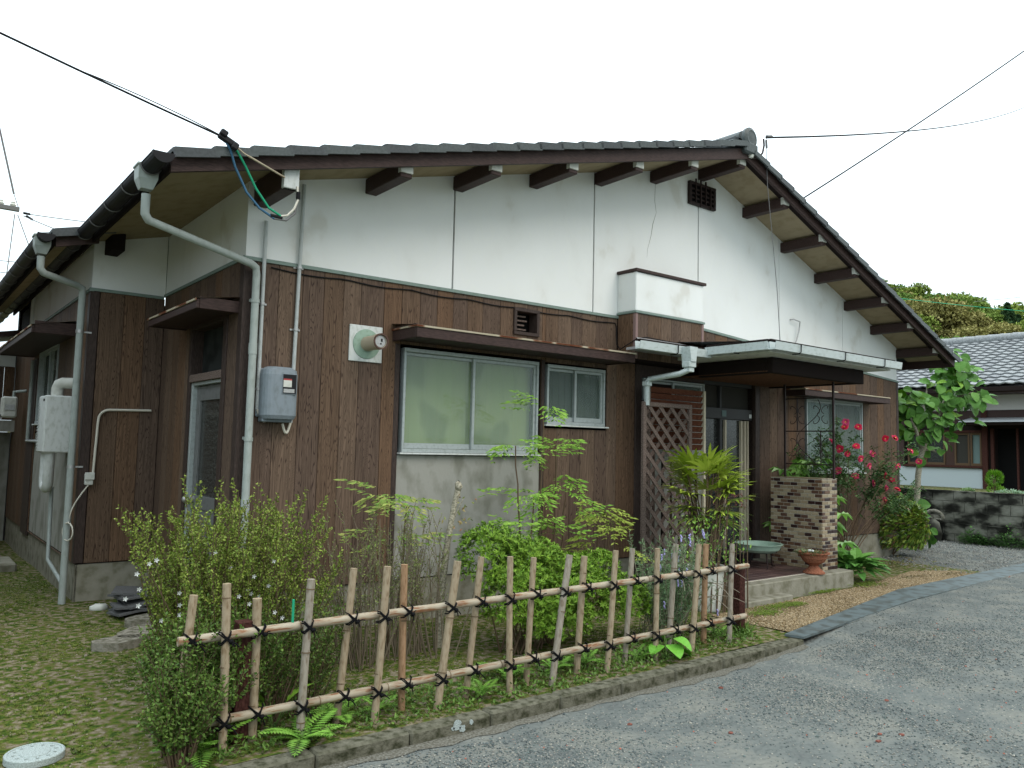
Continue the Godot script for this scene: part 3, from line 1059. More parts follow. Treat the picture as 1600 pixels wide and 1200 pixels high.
# ---------------------------------------------------------------- entrance porch
func build_porch() -> void:
	# canopy roof with box gutter
	var p := thing("porch_roof", "low flat porch roof with pale box gutter over the entrance door", "porch roof")
	beg()
	prism([Vector2(5.02, 2.74), Vector2(7.62, 2.74), Vector2(7.62, 2.765), Vector2(5.02, 2.765)], 0.81, 1.56)
	face([Vector3(5.02, 2.775, 1.56), Vector3(7.62, 2.775, 1.56), Vector3(7.62, 2.90, 0.02), Vector3(5.02, 2.90, 0.02)], UPV)
	fin("metal_roof", M.metal_roof, p)
	beg()
	face([Vector3(3.9, 2.745, 0.72), Vector3(5.02, 2.745, 0.72), Vector3(5.02, 2.86, 0.31), Vector3(4.3, 2.86, 0.31)], UPV)
	bx(4.15, 5.02, 2.70, 2.73, 0.3, 0.70)
	fin("metal_roof", M.metal_roof, p)
	beg()
	bx(5.02, 7.6, 2.66, 2.70, 0.04, 1.54, 0.004)
	fin("eave_board", M.offwhite, p)
	beg()
	bx(5.40, 7.34, 2.50, 2.51, 0.03, 1.26)
	fin("ceiling", M.porch_soffit, p)
	for c in [[5.40, 7.36, 1.24, 1.32], [5.40, 5.48, 0.30, 1.239], [7.26, 7.34, 0.02, 1.239]]:
		beg()
		bx(c[0], c[1], 2.485, 2.655, c[2], c[3], 0.006)
		fin("beam", M.dark, p)
	# dark roof edge strips above the gutter
	for c in [[4.98, 7.64, 2.772, 2.792, 1.54, 1.585], [4.98, 5.03, 2.772, 2.795, 0.74, 1.539], [3.90, 4.979, 2.742, 2.762, 0.70, 0.745], [7.60, 7.64, 2.772, 2.80, 0.03, 1.539]]:
		beg()
		bx(c[0], c[1], c[2], c[3], c[4], c[5], 0.003)
		fin("edge_strip", M.dark, p)
	for g in [[Vector3(4.95, 2.71, 1.62), Vector3(7.66, 2.71, 1.62)], [Vector3(4.95, 2.71, 1.585), Vector3(4.95, 2.71, 0.78)], [Vector3(3.82, 2.68, 0.78), Vector3(4.985, 2.68, 0.78)]]:
		beg()
		var a: Vector3 = g[0]
		var b: Vector3 = g[1]
		var d := (b - a).normalized()
		var s := d.cross(UPV)
		X = Transform3D(Basis(d, UPV, s), a)
		var l := a.distance_to(b)
		var sec := [Vector2(-0.035, -0.035), Vector2(0.03, -0.035), Vector2(0.042, 0.05), Vector2(0.036, 0.05), Vector2(0.026, -0.028), Vector2(-0.03, -0.028), Vector2(-0.036, 0.05), Vector2(-0.042, 0.05)]
		X = X * Transform3D(Basis(Vector3(0, 0, 1), Vector3(0, 1, 0), Vector3(-1, 0, 0)), Vector3.ZERO)
		prism(sec, -l, 0.0)
		X = Transform3D()
		var gm := fin("gutter", M.white_gutter, p)
		var k := maxi(1, int(l / 0.75))
		for i in k:
			var q := a + d * (l * (i + 0.5) / k)
			beg()
			tube([q + s * 0.05 + UPV * 0.055, q + s * 0.046 - UPV * 0.03, q + s * 0.02 - UPV * 0.045, q - s * 0.06 - UPV * 0.045], 0.006, 5)
			fin("hanger", M.cord, gm)
	# hopper, sloping box pipe, drop pipe
	beg()
	prism([Vector2(4.47, 2.72), Vector2(4.60, 2.72), Vector2(4.575, 2.56), Vector2(4.495, 2.56)], 0.80, 0.93)
	bx(4.48, 4.59, 2.50, 2.56, 0.81, 0.92, 0.005)
	bx(4.495, 4.575, 2.45, 2.50, 0.825, 0.905, 0.004)
	fin("rain_head", M.white_gutter, p)
	beg()
	X = Transform3D(Basis(Vector3(0, 0, 1), 0.0), Vector3.ZERO)
	tube([Vector3(4.52, 2.47, 0.86), Vector3(4.46, 2.43, 0.80), Vector3(4.42, 2.39, 0.40), Vector3(4.42, 2.36, 0.37)], 0.032, 4)
	tube([Vector3(4.42, 2.37, 0.37), Vector3(4.42, 2.10, 0.37)], 0.034, 4)
	box(Vector3(4.42, 2.34, 0.37), Vector3(0.078, 0.05, 0.078), 0.004)
	fin("box_pipe", M.white_gutter, p)
	# platform
	var pl := thing("porch_step", "raised concrete porch platform paved with maroon tiles", "porch step")
	beg()
	bx(4.95, 7.16, -0.1, 0.20, 0.0, 1.27, 0.012)
	fin("platform", M.concrete, pl)
	beg()
	bx(4.78, 5.62, -0.1, 0.075, 1.10, 1.42, 0.012)
	fin("lower_step", M.concrete, pl)
	for j in 11:
		for i in 9:
			var x0 := 5.0 + i * 0.193
			var z0 := 0.03 + j * 0.099
			beg()
			bx(x0, x0 + 0.183, 0.195, 0.209 + R(0, 0.001), z0, z0 + 0.090, 0.002)
			fin("floor_tile", M["floor%d" % [0, 0, 1, 2][rng.randi() % 4]], pl)
	beg()
	bx(4.99, 6.745, 0.19, 0.205, 0.02, 1.13)
	fin("grout", M.mortar, pl)
	# mosaic wing wall
	var w := thing("tile_wall", "low wing wall faced with brown and beige mosaic tiles", "wall", Vector3(6.9, 0.2, 0.74))
	beg()
	bx(6.758, 7.092, 0.2, 1.292, 0.385, 1.092)
	fin("mortar_core", M.mortar, w)
	var rows := 25
	for j in rows:
		var y0 := 0.202 + j * 0.0436
		var sh := 0.0 if j % 2 == 0 else 0.5
		for face_id in 2:
			var n := 8 if face_id == 0 else 3
			var pitch := (1.096 - 0.381) / 7.5 if face_id == 0 else 0.34 / 3.0
			for i in range(-1, n + 1):
				var a := (i + sh) * pitch
				var b := a + pitch
				var lim := 0.715 if face_id == 0 else 0.34
				a = maxf(a, 0.0)
				b = minf(b, lim)
				if b - a < 0.012:
					continue
				var r := rng.randf()
				var c := rng.randi_range(0, 2)
				if r > 0.86: c = 5
				elif r > 0.74: c = 4
				elif r > 0.58: c = 3
				beg()
				if face_id == 0:
					bx(6.750, 6.759, y0, y0 + 0.0362, 1.097 - b + 0.0036, 1.097 - a - 0.0036, 0.0015)
				else:
					bx(6.755 + a + 0.0036, 6.755 + b - 0.0036, y0, y0 + 0.0362, 1.091, 1.100, 0.0015)
				fin("mosaic_tile", M["mosaic%d" % c], w)
	beg()
	bx(6.752, 7.098, 1.293, 1.303, 0.383, 1.098, 0.003)
	fin("wall_cap", M.mosaic1, w)
	# iron screen standing on the wall
	var s := thing("iron_screen", "dark iron trellis screen with scrolls on the mosaic wall", "screen", Vector3(6.9, 1.3, 0.8))
	var y0 := 1.30
	var y1 := 2.49
	for z in [0.50, 1.17]:
		beg()
		bx(6.888, 6.912, y0, y1, z - 0.012, z + 0.012, 0.003)
		fin("upright", M.iron, s)
	for y in [1.47, 1.885, 2.30]:
		beg()
		bx(6.893, 6.907, y - 0.007, y + 0.007, 0.513, 1.157, 0.002)
		fin("cross_bar", M.iron, s)
	for q in [[0.68, 1.895, 2.295], [1.0, 1.48, 1.88]]:
		beg()
		bx(6.894, 6.906, q[1], q[2], q[0] - 0.006, q[0] + 0.006, 0.002)
		fin("short_bar", M.iron, s)
	for q in [[0.68, 2.09], [1.0, 2.09], [0.68, 1.68], [1.0, 1.68]]:
		for sx in [-1.0, 1.0]:
			for sy in [-1.0, 1.0]:
				beg()
				var pts := []
				for i in 15:
					var t := i / 14.0
					var an := t * 4.6
					var rr := 0.062 * (1.0 - 0.62 * t)
					pts.append(Vector3(6.9, q[1] + sy * (0.075 - cos(an) * rr), q[0] + sx * (0.065 - cos(an) * 0.02 - sin(an) * rr * 0.9)))
				tube(pts, 0.0045, 5)
				fin("scroll", M.iron, s)
	for q in [[0.83, 1.895, 2.28, 0.17], [0.84, 1.48, 1.87, -0.17]]:
		beg()
		var pts := []
		for i in 12:
			var t := i / 11.0
			pts.append(Vector3(6.9, lerpf(q[1], q[2], t), q[0] + q[3] * sin(t * PI * 0.9 - 0.6)))
		tube(pts, 0.005, 5)
		fin("curved_bar", M.iron, s)
	# louvre screen and lattice panel at the left of the door
	var lv := thing("louvre_screen", "reddish brown wooden louvre screen beside the entrance door", "screen", Vector3(5.1, 0.1, 0.26))
	for xx in [4.56, 5.545]:
		beg()
		bx(xx, xx + 0.035, 0.1, 2.33, 0.235, 0.275, 0.004)
		fin("post", M.lattice if xx < 5 else M.cream, lv)
	for i in 10:
		beg()
		X = Transform3D(Basis(Vector3.RIGHT, 0.5 + R(-0.05, 0.05)), Vector3(5.06, 2.295 - i * 0.072, 0.255))
		box(Vector3.ZERO, Vector3(0.93, 0.068, 0.011), 0.002)
		X = Transform3D()
		fin("slat", M.louver, lv)
	for i in 6:
		beg()
		bx(4.66 + i * 0.15, 4.69 + i * 0.15, 0.15, 1.58, 0.24, 0.26, 0.003)
		fin("rail", M.dark if i % 2 else M.lattice_dark, lv)
	var lt := thing("lattice_panel", "weathered diagonal wooden lattice panel standing before the louvre screen", "lattice panel", Vector3(4.78, 0.1, 0.36))
	var xa := 4.365
	var xb := 5.20
	var ya := 0.30
	var yb := 2.14
	for c in [[xa, xa + 0.05, ya, yb], [xb - 0.05, xb, ya, yb], [xa + 0.05, xb - 0.05, yb - 0.05, yb], [xa + 0.05, xb - 0.05, ya, ya + 0.05]]:
		beg()
		bx(c[0], c[1], c[2], c[3], 0.335, 0.375, 0.004)
		fin("frame_bar", M.lattice, lt)
	var x0l := xa + 0.03
	var x1l := xb - 0.03
	var y0l := ya + 0.03
	var y1l := yb - 0.03
	for dirn in 2:
		var c := -3.0
		while c < 4.0:
			c += 0.186
			var ends := []
			# line y = y0l + c + m (x - x0l)
			var m := 1.0 if dirn == 0 else -1.0
			for xx in [x0l, x1l]:
				var y = y0l + c + m * (xx - x0l)
				if y >= y0l and y <= y1l:
					ends.append(Vector2(xx, y))
			for yy in [y0l, y1l]:
				var x = x0l + (yy - y0l - c) / m
				if x > x0l and x < x1l:
					ends.append(Vector2(x, yy))
			if ends.size() < 2:
				continue
			var a: Vector2 = ends[0]
			var b: Vector2 = ends[1]
			if a.distance_to(b) < 0.06:
				continue
			beg()
			var mid := (a + b) / 2
			var an := (b - a).angle()
			X = Transform3D(Basis(Vector3(0, 0, 1), an), Vector3(mid.x, mid.y, 0.349 + 0.011 * dirn))
			box(Vector3.ZERO, Vector3(a.distance_to(b), 0.048, 0.009), 0.002)
			X = Transform3D()
			fin("lattice_slat", M.lattice_dark if dirn == 0 else M.lattice, lt)
	# basin on its wire stand
	var sd := thing("wire_stand", "black wire stand holding up the green basin", "stand", Vector3(6.25, 0.21, 0.55))
	for i in 4:
		var a := TAU * i / 4 + 0.4
		beg()
		tube([Vector3(6.25 + cos(a) * 0.19, 0.212, 0.55 + sin(a) * 0.19), Vector3(6.25 + cos(a) * 0.165, 0.40, 0.55 + sin(a) * 0.165)], 0.009, 6)
		fin("leg", M.iron, sd)
	for yy in [0.235, 0.395]:
		beg()
		var pts := []
		for i in 25:
			var a := TAU * i / 24
			pts.append(Vector3(6.25 + cos(a) * (0.187 if yy < 0.3 else 0.166), yy, 0.55 + sin(a) * (0.187 if yy < 0.3 else 0.166)))
		tube(pts, 0.006, 6)
		fin("ring", M.iron, sd)
	beg()
	lathe(Vector3(6.25, 0.40, 0.55), [Vector2(0, 0.0), Vector2(0.20, 0.0), Vector2(0.245, 0.03), Vector2(0.265, 0.085), Vector2(0.285, 0.092), Vector2(0.285, 0.10), Vector2(0.26, 0.097), Vector2(0.235, 0.04), Vector2(0.19, 0.012), Vector2(0, 0.010)], 32)
	tag(fin("wash_basin", M.basin), "shallow pale green enamel basin by the entrance door", "basin")
	# boot mat or box behind the basin
	beg()
	bx(5.75, 6.7, 0.21, 0.30, 0.0, 0.16, 0.01)
	tag(fin("shoe_scraper_box", M.black), "low black box on the porch floor behind the basin", "box")
	# terracotta urn with plant
	beg()
	lathe(Vector3(6.44, 0.209, 1.17), [Vector2(0, 0), Vector2(0.125, 0), Vector2(0.125, 0.012), Vector2(0.075, 0.05), Vector2(0.048, 0.085), Vector2(0.06, 0.10), Vector2(0.115, 0.13), Vector2(0.145, 0.175), Vector2(0.155, 0.215), Vector2(0.18, 0.228), Vector2(0.18, 0.243), Vector2(0.155, 0.243), Vector2(0.14, 0.21), Vector2(0, 0.205)], 32)
	tag(fin("urn", M.terracotta), "footed terracotta bowl planter on the corner of the porch step", "planter")
	var up := thing("trailing_plant", "small grey green plant spilling from the terracotta bowl", "plant", Vector3(6.40, 0.42, 1.16))
	for i in 260:
		var a := R(0, TAU)
		var r := sqrt(R(0, 1)) * 0.17
		var c := Vector3(6.40 + cos(a) * r - 0.02, 0.425 + R(0, 0.035), 1.16 + sin(a) * r)
		leaf(c, Vector3(cos(a), R(0.1, 1.0), sin(a)), UPV, R(0.02, 0.045), R(0.012, 0.022), tint(Color(0.10, 0.15, 0.07), Color(0.2, 0.24, 0.12)))
	leaves("foliage", M.leaf, up)
	for i in 3:
		beg()
		ball(Vector3(6.36 + R(-0.08, 0.05), 0.47, 1.17 + R(-0.05, 0.05)), Vector3.ONE * 0.014)
		fin("flower", M.white, up)

# ---------------------------------------------------------------- fittings on the walls
func build_fittings() -> void:
	# electric meter with its two conduits
	var e := thing("electric_meter", "grey rounded electric meter box with window on the corner siding", "electric meter", Vector3(0.27, 1.78, 0.02))
	beg()
	bx(0.15, 0.40, 1.76, 1.80, 0.02, 0.12, 0.006)
	bx(0.12, 0.44, 1.80, 2.20, 0.02, 0.05, 0.01)
	fin("base_plate", M.meter, e)
	beg()
	# front shell: rounded cross-section pushed upward, window cut out by four pieces
	var prof := []
	for i in 13:
		var a := PI * i / 12.0
		prof.append(Vector2(0.145 * signf(cos(a)) * pow(absf(cos(a)), 0.55), 0.155 * pow(sin(a), 0.5)))
	var hs := [[0.0, 0.9], [0.03, 1.0], [0.36, 1.0], [0.40, 0.95], [0.425, 0.7], [0.43, 0.0]]
	for j in hs.size() - 1:
		for i in prof.size() - 1:
			var q := []
			for k in [[j, i], [j, i + 1], [j + 1, i + 1], [j + 1, i]]:
				var pp: Vector2 = prof[k[1]] * (hs[k[0]][1] as float)
				q.append(Vector3(0.28 + pp.x, 1.785 + hs[k[0]][0], 0.05 + pp.y))
			var mid: Vector3 = (q[0] + q[2]) * 0.5 - Vector3(0.28, 1.99, 0.05)
			face(q, mid)
	fin("cover", M.meter, e)
	beg()
	bx(0.265, 0.392, 1.985, 2.155, 0.197, 0.209, 0.003)
	fin("window_rim", M.meter, e)
	beg()
	bx(0.272, 0.385, 1.992, 2.148, 0.205, 0.211)
	fin("window", M.black, e)
	beg()
	bx(0.275, 0.345, 2.045, 2.10, 0.2115, 0.2135)
	fin("meter_face", M.offwhite, e)
	beg()
	bx(0.275, 0.345, 2.10, 2.113, 0.2115, 0.2135)
	fin("red_label", sm(C(0.35, 0.05, 0.05), 0.5), e)
	beg()
	bx(0.278, 0.37, 2.0, 2.03, 0.2115, 0.2135)
	fin("dial_plate", M.steel, e)
	for q in [[0.132, 3.42, 1.86, 0.130], [0.448, 3.80, 1.76, 0.418]]:
		beg()
		tube([Vector3(q[0], q[1], 0.045), Vector3(q[3], q[2], 0.045)], 0.016, 10)
		fin("conduit", M.conduit, e)
		for t in [0.36, 0.62] if q[0] > 0.3 else [0.45, 0.9]:
			var yy := lerpf(q[1], q[2], t)
			var xx := lerpf(q[0], q[3], t)
			beg()
			bx(xx - 0.045, xx + 0.045, yy, yy + 0.018, 0.018, 0.026, 0.002)
			tube([Vector3(xx, yy - 0.001, 0.045), Vector3(xx, yy + 0.02, 0.045)], 0.0225, 10)
			fin("clip", M.steel, e)
	for q in [[0.13, 1.86, 0.235], [0.418, 1.77, 0.335]]:
		beg()
		var pts := []
		for i in 11:
			var t := i / 10.0
			pts.append(Vector3(lerpf(q[0], q[2], t), q[1] - 0.085 * sin(t * PI) - 0.02 * t, 0.05 + 0.03 * t))
		tube(pts, 0.011, 8)
		fin("cable_loop", M.cable_white, e)
	# flue
	var f := thing("flue_vent", "beige flue pipe on white square plate with green collar", "flue", Vector3(1.095, 2.33, 0.02))
	beg()
	bx(0.932, 1.258, 2.33, 2.655, 0.02, 0.034, 0.003)
	fin("plate", M.white, f)
	beg()
	X = Transform3D(Basis(Vector3.RIGHT, PI / 2), Vector3(1.10, 2.49, 0.034))
	lathe(Vector3.ZERO, [Vector2(0.135, 0), Vector2(0.132, 0.008), Vector2(0.09, 0.014), Vector2(0, 0.014)], 28)
	fin("collar", M.basin, f)
	beg()
	lathe(Vector3.ZERO, [Vector2(0.066, 0.012), Vector2(0.064, 0.20), Vector2(0.070, 0.205), Vector2(0.070, 0.27), Vector2(0.06, 0.272), Vector2(0.058, 0.25), Vector2(0, 0.25)], 24)
	fin("pipe", sm(C(0.42, 0.36, 0.27), 0.5), f)
	beg()
	lathe(Vector3(0, 0.251, 0), [Vector2(0.056, 0.0), Vector2(0.05, 0.004), Vector2(0, 0.004)], 20)
	fin("end_disc", M.steel, f)
	beg()
	lathe(Vector3(0, 0.262, 0), [Vector2(0.071, 0.0), Vector2(0.071, 0.012), Vector2(0.060, 0.013), Vector2(0.059, 0.0)], 24)
	fin("end_rim", sm(C(0.10, 0.06, 0.05), 0.6), f)
	beg()
	box(Vector3(0.004, 0.257, 0.02), Vector3(0.014, 0.004, 0.012))
	box(Vector3(0.012, 0.257, -0.012), Vector3(0.014, 0.004, 0.026))
	fin("end_clip", M.black, f)
	X = Transform3D()
	# water heater on the wing wall
	var h := thing("water_heater", "white wall mounted gas water heater with lagged pipes", "water heater", Vector3(-0.8, 1.4, -3.0))
	beg()
	bx(-0.98, -0.72, 1.44, 2.02, -3.24, -2.80, 0.012)
	fin("casing", M.white, h)
	beg()
	bx(-0.985, -0.98, 1.96, 1.985, -2.93, -2.86)
	fin("badge", M.black, h)
	beg()
	for i in 16:
		bx(-0.986, -0.98, 1.48 + i * 0.03, 1.494 + i * 0.03, -3.23, -3.16)
	fin("louvre_strip", M.conduit, h)
	beg()
	tube([Vector3(-0.86, 2.02, -2.95), Vector3(-0.86, 2.10, -2.95), Vector3(-0.85, 2.14, -2.93), Vector3(-0.82, 2.155, -2.9), Vector3(-0.70, 2.155, -2.84)], 0.058, 12)
	fin("flue_elbow", M.offwhite, h)
	beg()
	tube([Vector3(-0.90, 1.44, -3.12), Vector3(-0.90, 1.13, -3.12), Vector3(-0.90, 1.09, -3.08), Vector3(-0.90, 1.075, -3.0), Vector3(-0.90, 1.09, -2.94), Vector3(-0.90, 1.13, -2.90), Vector3(-0.90, 1.44, -2.90)], 0.05, 12)
	fin("lagged_pipe", M.white, h)
	beg()
	tube([Vector3(-0.83, 1.08, -3.12), Vector3(-0.83, 0.34, -3.05), Vector3(-0.78, 0.18, -2.5)], 0.02, 8)
	fin("drain_pipe", M.pipe, h)
	beg()
	tube([Vector3(-0.74, 1.54, -3.24), Vector3(-0.74, 1.54, -6.0)], 0.018, 8)
	fin("side_pipe", M.conduit, h)
	beg()
	tube([Vector3(-0.76, 1.56, -5.75), Vector3(-0.76, 2.6, -5.75)], 0.022, 8)
	fin("riser_pipe", M.pipe, h)
	# gas meter past the wing
	var g := thing("gas_meter", "beige gas meter on pipes at the far end of the wing", "gas meter", Vector3(-0.9, 1.85, -6.6))
	beg()
	bx(-1.0, -0.82, 1.85, 2.14, -6.7, -6.45, 0.02)
	fin("body", M.offwhite, g)
	beg()
	bx(-0.97, -0.85, 1.95, 2.03, -6.449, -6.44, 0.003)
	fin("dial_plate", M.steel, g)
	beg()
	tube([Vector3(-0.86, 2.13, -6.55), Vector3(-0.86, 2.21, -6.55), Vector3(-0.72, 2.23, -6.5)], 0.022, 8)
	fin("pipe", M.pipe, g)
	beg()
	var hose := []
	for i in 13:
		var t := i / 12.0
		hose.append(Vector3(-0.93 - 0.17 * sin(t * PI * 0.5), 1.86 - 0.35 * t * t + 0.06 * sin(t * PI), -6.55))
	tube(hose, 0.014, 8)
	fin("hose", M.cable, g)
	# socket box with pipe on the wing front
	var so := thing("socket_box", "small beige outdoor socket box with bent conduit on the siding", "socket box", Vector3(-0.63, 1.14, -2.33))
	beg()
	bx(-0.672, -0.60, 1.14, 1.25, -2.334, -2.27, 0.006)
	bx(-0.678, -0.594, 1.19, 1.262, -2.27, -2.25, 0.004)
	fin("box", M.offwhite, so)
	beg()
	var pp := [Vector3(-0.60, 1.26, -2.31), Vector3(-0.585, 1.74, -2.31)]
	for i in 7:
		var a := PI - (PI / 2) * i / 6.0
		pp.append(Vector3(-0.483 + 0.10 * cos(a), 1.78 + 0.10 * sin(a), -2.31))
	pp.append(Vector3(-0.10, 1.89, -2.31))
	tube(pp, 0.013, 8)
	fin("conduit", M.cable_white, so)
	beg()
	var cc := [Vector3(-0.64, 1.145, -2.3)]
	for i in 9:
		var t := i / 8.0
		cc.append(Vector3(-0.64 - 0.15 * sin(t * PI / 2), 1.14 - 0.35 * t, -2.28))
	for i in 18:
		var a := TAU * i / 14.0
		cc.append(Vector3(-0.80 + 0.03 * sin(a), 0.70 + 0.085 * cos(a), -2.24 + 0.085 * sin(a)))
	tube(cc, 0.007, 6)
	fin("cord", M.cable_white, so)
	# thin black wire along the top of the siding
	beg()
	var w := []
	for i in 40:
		var t := i / 39.0
		w.append(Vector3(lerpf(0.2, 4.25, t), 3.045 - 0.02 * absf(sin(t * 19.0)), 0.026))
	for q in [Vector3(4.27, 3.0, 0.03), Vector3(4.28, 2.8, 0.03), Vector3(4.24, 2.73, 0.12), Vector3(4.3, 2.84, 0.32), Vector3(4.45, 2.87, 0.33), Vector3(5.4, 2.84, 0.33)]:
		w.append(q)
	tube(w, 0.006, 5)
	tag(fin("wall_wire", M.cable), "thin black wire stapled under the plaster edge of the gable", "wire")
	# hook with a dangling wire on the plaster
	beg()
	tube([Vector3(7.79, 3.50, 0.01), Vector3(7.80, 3.50, 0.07), Vector3(7.955, 3.483, 0.07), Vector3(7.945, 3.36, 0.06), Vector3(7.90, 3.22, 0.05), Vector3(7.82, 3.08, 0.05)], 0.009, 6)
	tag(fin("wall_hook", M.steel), "short metal hook with a hanging wire on the white gable", "hook")

# ---------------------------------------------------------------- overhead lines
func sag(a: Vector3, b: Vector3, d: float, n := 16) -> Array:
	var pts := []
	for i in n + 1:
		var t := float(i) / n
		pts.append(a.lerp(b, t) - UPV * d * 4.0 * t * (1.0 - t))
	return pts

func build_wires() -> void:
	var s := thing("service_cable", "black service cable with clamp and coloured leads tied to the corner beam", "cable", Vector3(0.01, 3.6, 0.76))
	beg()
	var a := Vector3(-8.0, 5.75, 0.8)
	tube(sag(Vector3(-0.50, 3.745, 0.80), a, 0.12), 0.0075, 6)
	fin("line", M.cable, s)
	beg()
	tube(sag(Vector3(-0.50, 3.755, 0.79), Vector3(-1.45, 3.944, 0.80), -0.02), 0.004, 5)
	fin("messenger_wire", M.cable, s)
	beg()
	X = Transform3D(Basis(Vector3(0, 0, 1), -0.42), Vector3(-0.45, 3.725, 0.80)).scaled_local(Vector3.ONE * 0.75)
	box(Vector3.ZERO, Vector3(0.20, 0.06, 0.055), 0.01)
	box(Vector3(-0.07, 0.03, 0.02), Vector3(0.07, 0.06, 0.06), 0.01)
	box(Vector3(0.07, -0.02, 0.03), Vector3(0.06, 0.07, 0.05), 0.01)
	X = Transform3D()
	fin("clamp", M.black, s)
	beg()
	tube([Vector3(-0.45, 3.73, 0.80), Vector3(-0.33, 3.66, 0.80), Vector3(-0.30, 3.65, 0.80)], 0.006, 5)
	tube([Vector3(-0.30, 3.65, 0.80), Vector3(0.02, 3.60, 0.68)], 0.008, 6)
	fin("stay_rod", M.rust, s)
	for q in [["cable_blue", [Vector3(-0.47, 3.72, 0.80), Vector3(-0.43, 3.67, 0.79), Vector3(-0.378, 3.57, 0.75), Vector3(-0.276, 3.411, 0.72), Vector3(-0.176, 3.313, 0.72), Vector3(-0.06, 3.256, 0.72)]], ["cable_green", [Vector3(-0.46, 3.72, 0.80), Vector3(-0.38, 3.67, 0.79), Vector3(-0.31, 3.60, 0.75), Vector3(-0.207, 3.451, 0.72), Vector3(-0.105, 3.328, 0.72), Vector3(-0.01, 3.285, 0.72)]], ["cable_white", [Vector3(-0.01, 3.285, 0.72), Vector3(0.04, 3.30, 0.72), Vector3(0.09, 3.36, 0.72), Vector3(0.122, 3.44, 0.71), Vector3(0.125, 3.55, 0.68)]], ["cable_grey", [Vector3(-0.06, 3.256, 0.72), Vector3(0.03, 3.26, 0.72), Vector3(0.10, 3.33, 0.71), Vector3(0.125, 3.46, 0.70), Vector3(0.126, 3.55, 0.67)]]]:
		beg()
		tube(q[1], 0.009, 6)
		fin("lead", M[q[0]], s)
	beg()
	tube([Vector3(0.122, 3.445, 0.71), Vector3(0.122, 3.50, 0.71)], 0.016, 8)
	tube([Vector3(-0.09, 3.275, 0.72), Vector3(0.0, 3.27, 0.72)], 0.014, 8)
	fin("tape_wrap", M.cable, s)
	# lines to the right
	var w := thing("roof_line", "thin overhead wire with a bent hook rod at the ridge end", "wire", Vector3(5.9, 5.2, 0.75))
	beg()
	tube([Vector3(5.88, 5.19, 0.73), Vector3(5.99, 5.22, 0.75), Vector3(6.06, 5.30, 0.75), Vector3(6.09, 5.40, 0.75), Vector3(6.08, 5.48, 0.75)], 0.013, 6)
	fin("hook_rod", M.iron, w)
	beg()
	lathe(Vector3(5.86, 5.19, 0.72), [Vector2(0, 0), Vector2(0.03, 0.0), Vector2(0.04, 0.03), Vector2(0.02, 0.06), Vector2(0, 0.06)], 12)
	fin("insulator", M.ceramic, w)
	beg()
	tube([Vector3(6.178, 5.531, 0.72), Vector3(6.202, 4.938, 0.72), Vector3(6.307, 4.275, 0.72), Vector3(6.4, 3.657, 0.72), Vector3(6.477, 2.85, 0.72)], 0.005, 4)
	fin("drop_wire", M.cable_grey, w)
	beg()
	tube(sag(Vector3(6.178, 5.531, 0.72), Vector3(30.74, 14.83, -4.65), 0.25), 0.013, 5)
	fin("line", M.cable, w)
	beg()
	tube([Vector3(6.19, 5.55, 0.72), Vector3(6.34, 5.60, 0.69)], 0.018, 6)
	tube([Vector3(6.18, 5.50, 0.72), Vector3(6.19, 5.40, 0.72)], 0.014, 6)
	fin("tensioner", M.cable_grey, w)
	beg()
	tube(sag(Vector3(9.2, 4.6, -4.0), Vector3(20.9, 12.6, -0.9), 0.12), 0.018, 5)
	tag(fin("overhead_cable", M.cable), "thick black overhead cable rising steeply from behind the roof", "cable")
	var far := [[Vector3(56.0, 15.0, -23.0), Vector3(66.0, 16.7, -15.0), "cable_grey"], [Vector3(56.0, 14.1, -23.0), Vector3(66.0, 15.65, -15.0), "cable_grey"], [Vector3(56.0, 14.75, -23.0), Vector3(66.0, 16.15, -15.0), "cable_grey"]]
	var n := 0
	for q in far:
		beg()
		tube(sag(q[0], q[1], 0.05), 0.012, 4)
		tag(fin("power_line", M[q[2]]), "faint grey power line high in front of the wooded hill", "power line", "power lines before the hill")
		n += 1
	beg()
	tube(sag(Vector3(45.0, 11.6, -18.5), Vector3(56.0, 10.75, -11.0), 0.1), 0.022, 5)
	tag(fin("teal_cable", M.cable_green), "teal overhead cable crossing in front of the hill trees", "cable")
	beg()
	tube(sag(Vector3(40.5, 9.45, -10.4), Vector3(44.5, 10.1, -7.0), 0.02), 0.012, 4)
	tag(fin("short_line", M.cable_grey), "short dark line over the hill above the neighbouring roof", "power line")
	# utility pole arm and its lines beyond the wing
	var u := thing("utility_pole_arm", "steel pole crossarm with insulators in the sky beyond the wing", "utility pole arm", Vector3(0.5, 8.6, -22.6))
	beg()
	bx(-3.0, 0.62, 8.66, 8.80, -22.72, -22.58, 0.01)
	fin("crossarm", M.cable_grey, u)
	for i in 3:
		beg()
		lathe(Vector3(-0.2 + i * 0.32, 8.80, -22.65), [Vector2(0.0, 0.0), Vector2(0.07, 0.0), Vector2(0.09, 0.05), Vector2(0.05, 0.10), Vector2(0.06, 0.14), Vector2(0, 0.15)], 10)
		fin("insulator", M.offwhite, u)
	beg()
	bx(-2.7, -2.4, 0, 12, -22.9, -22.73, 0.02)
	fin("pole", M.concrete, u)
	beg()
	tube([Vector3(-0.89, 14.45, -23.14), Vector3(-0.03, 11.16, -22.81), Vector3(0.44, 9.2, -22.63)], 0.03, 6)
	fin("thick_lead", M.cable_grey, u)
	beg()
	tube([Vector3(0.44, 9.2, -22.63), Vector3(0.58, 8.8, -22.6)], 0.012, 5)
	fin("thin_lead", M.cable_grey, u)
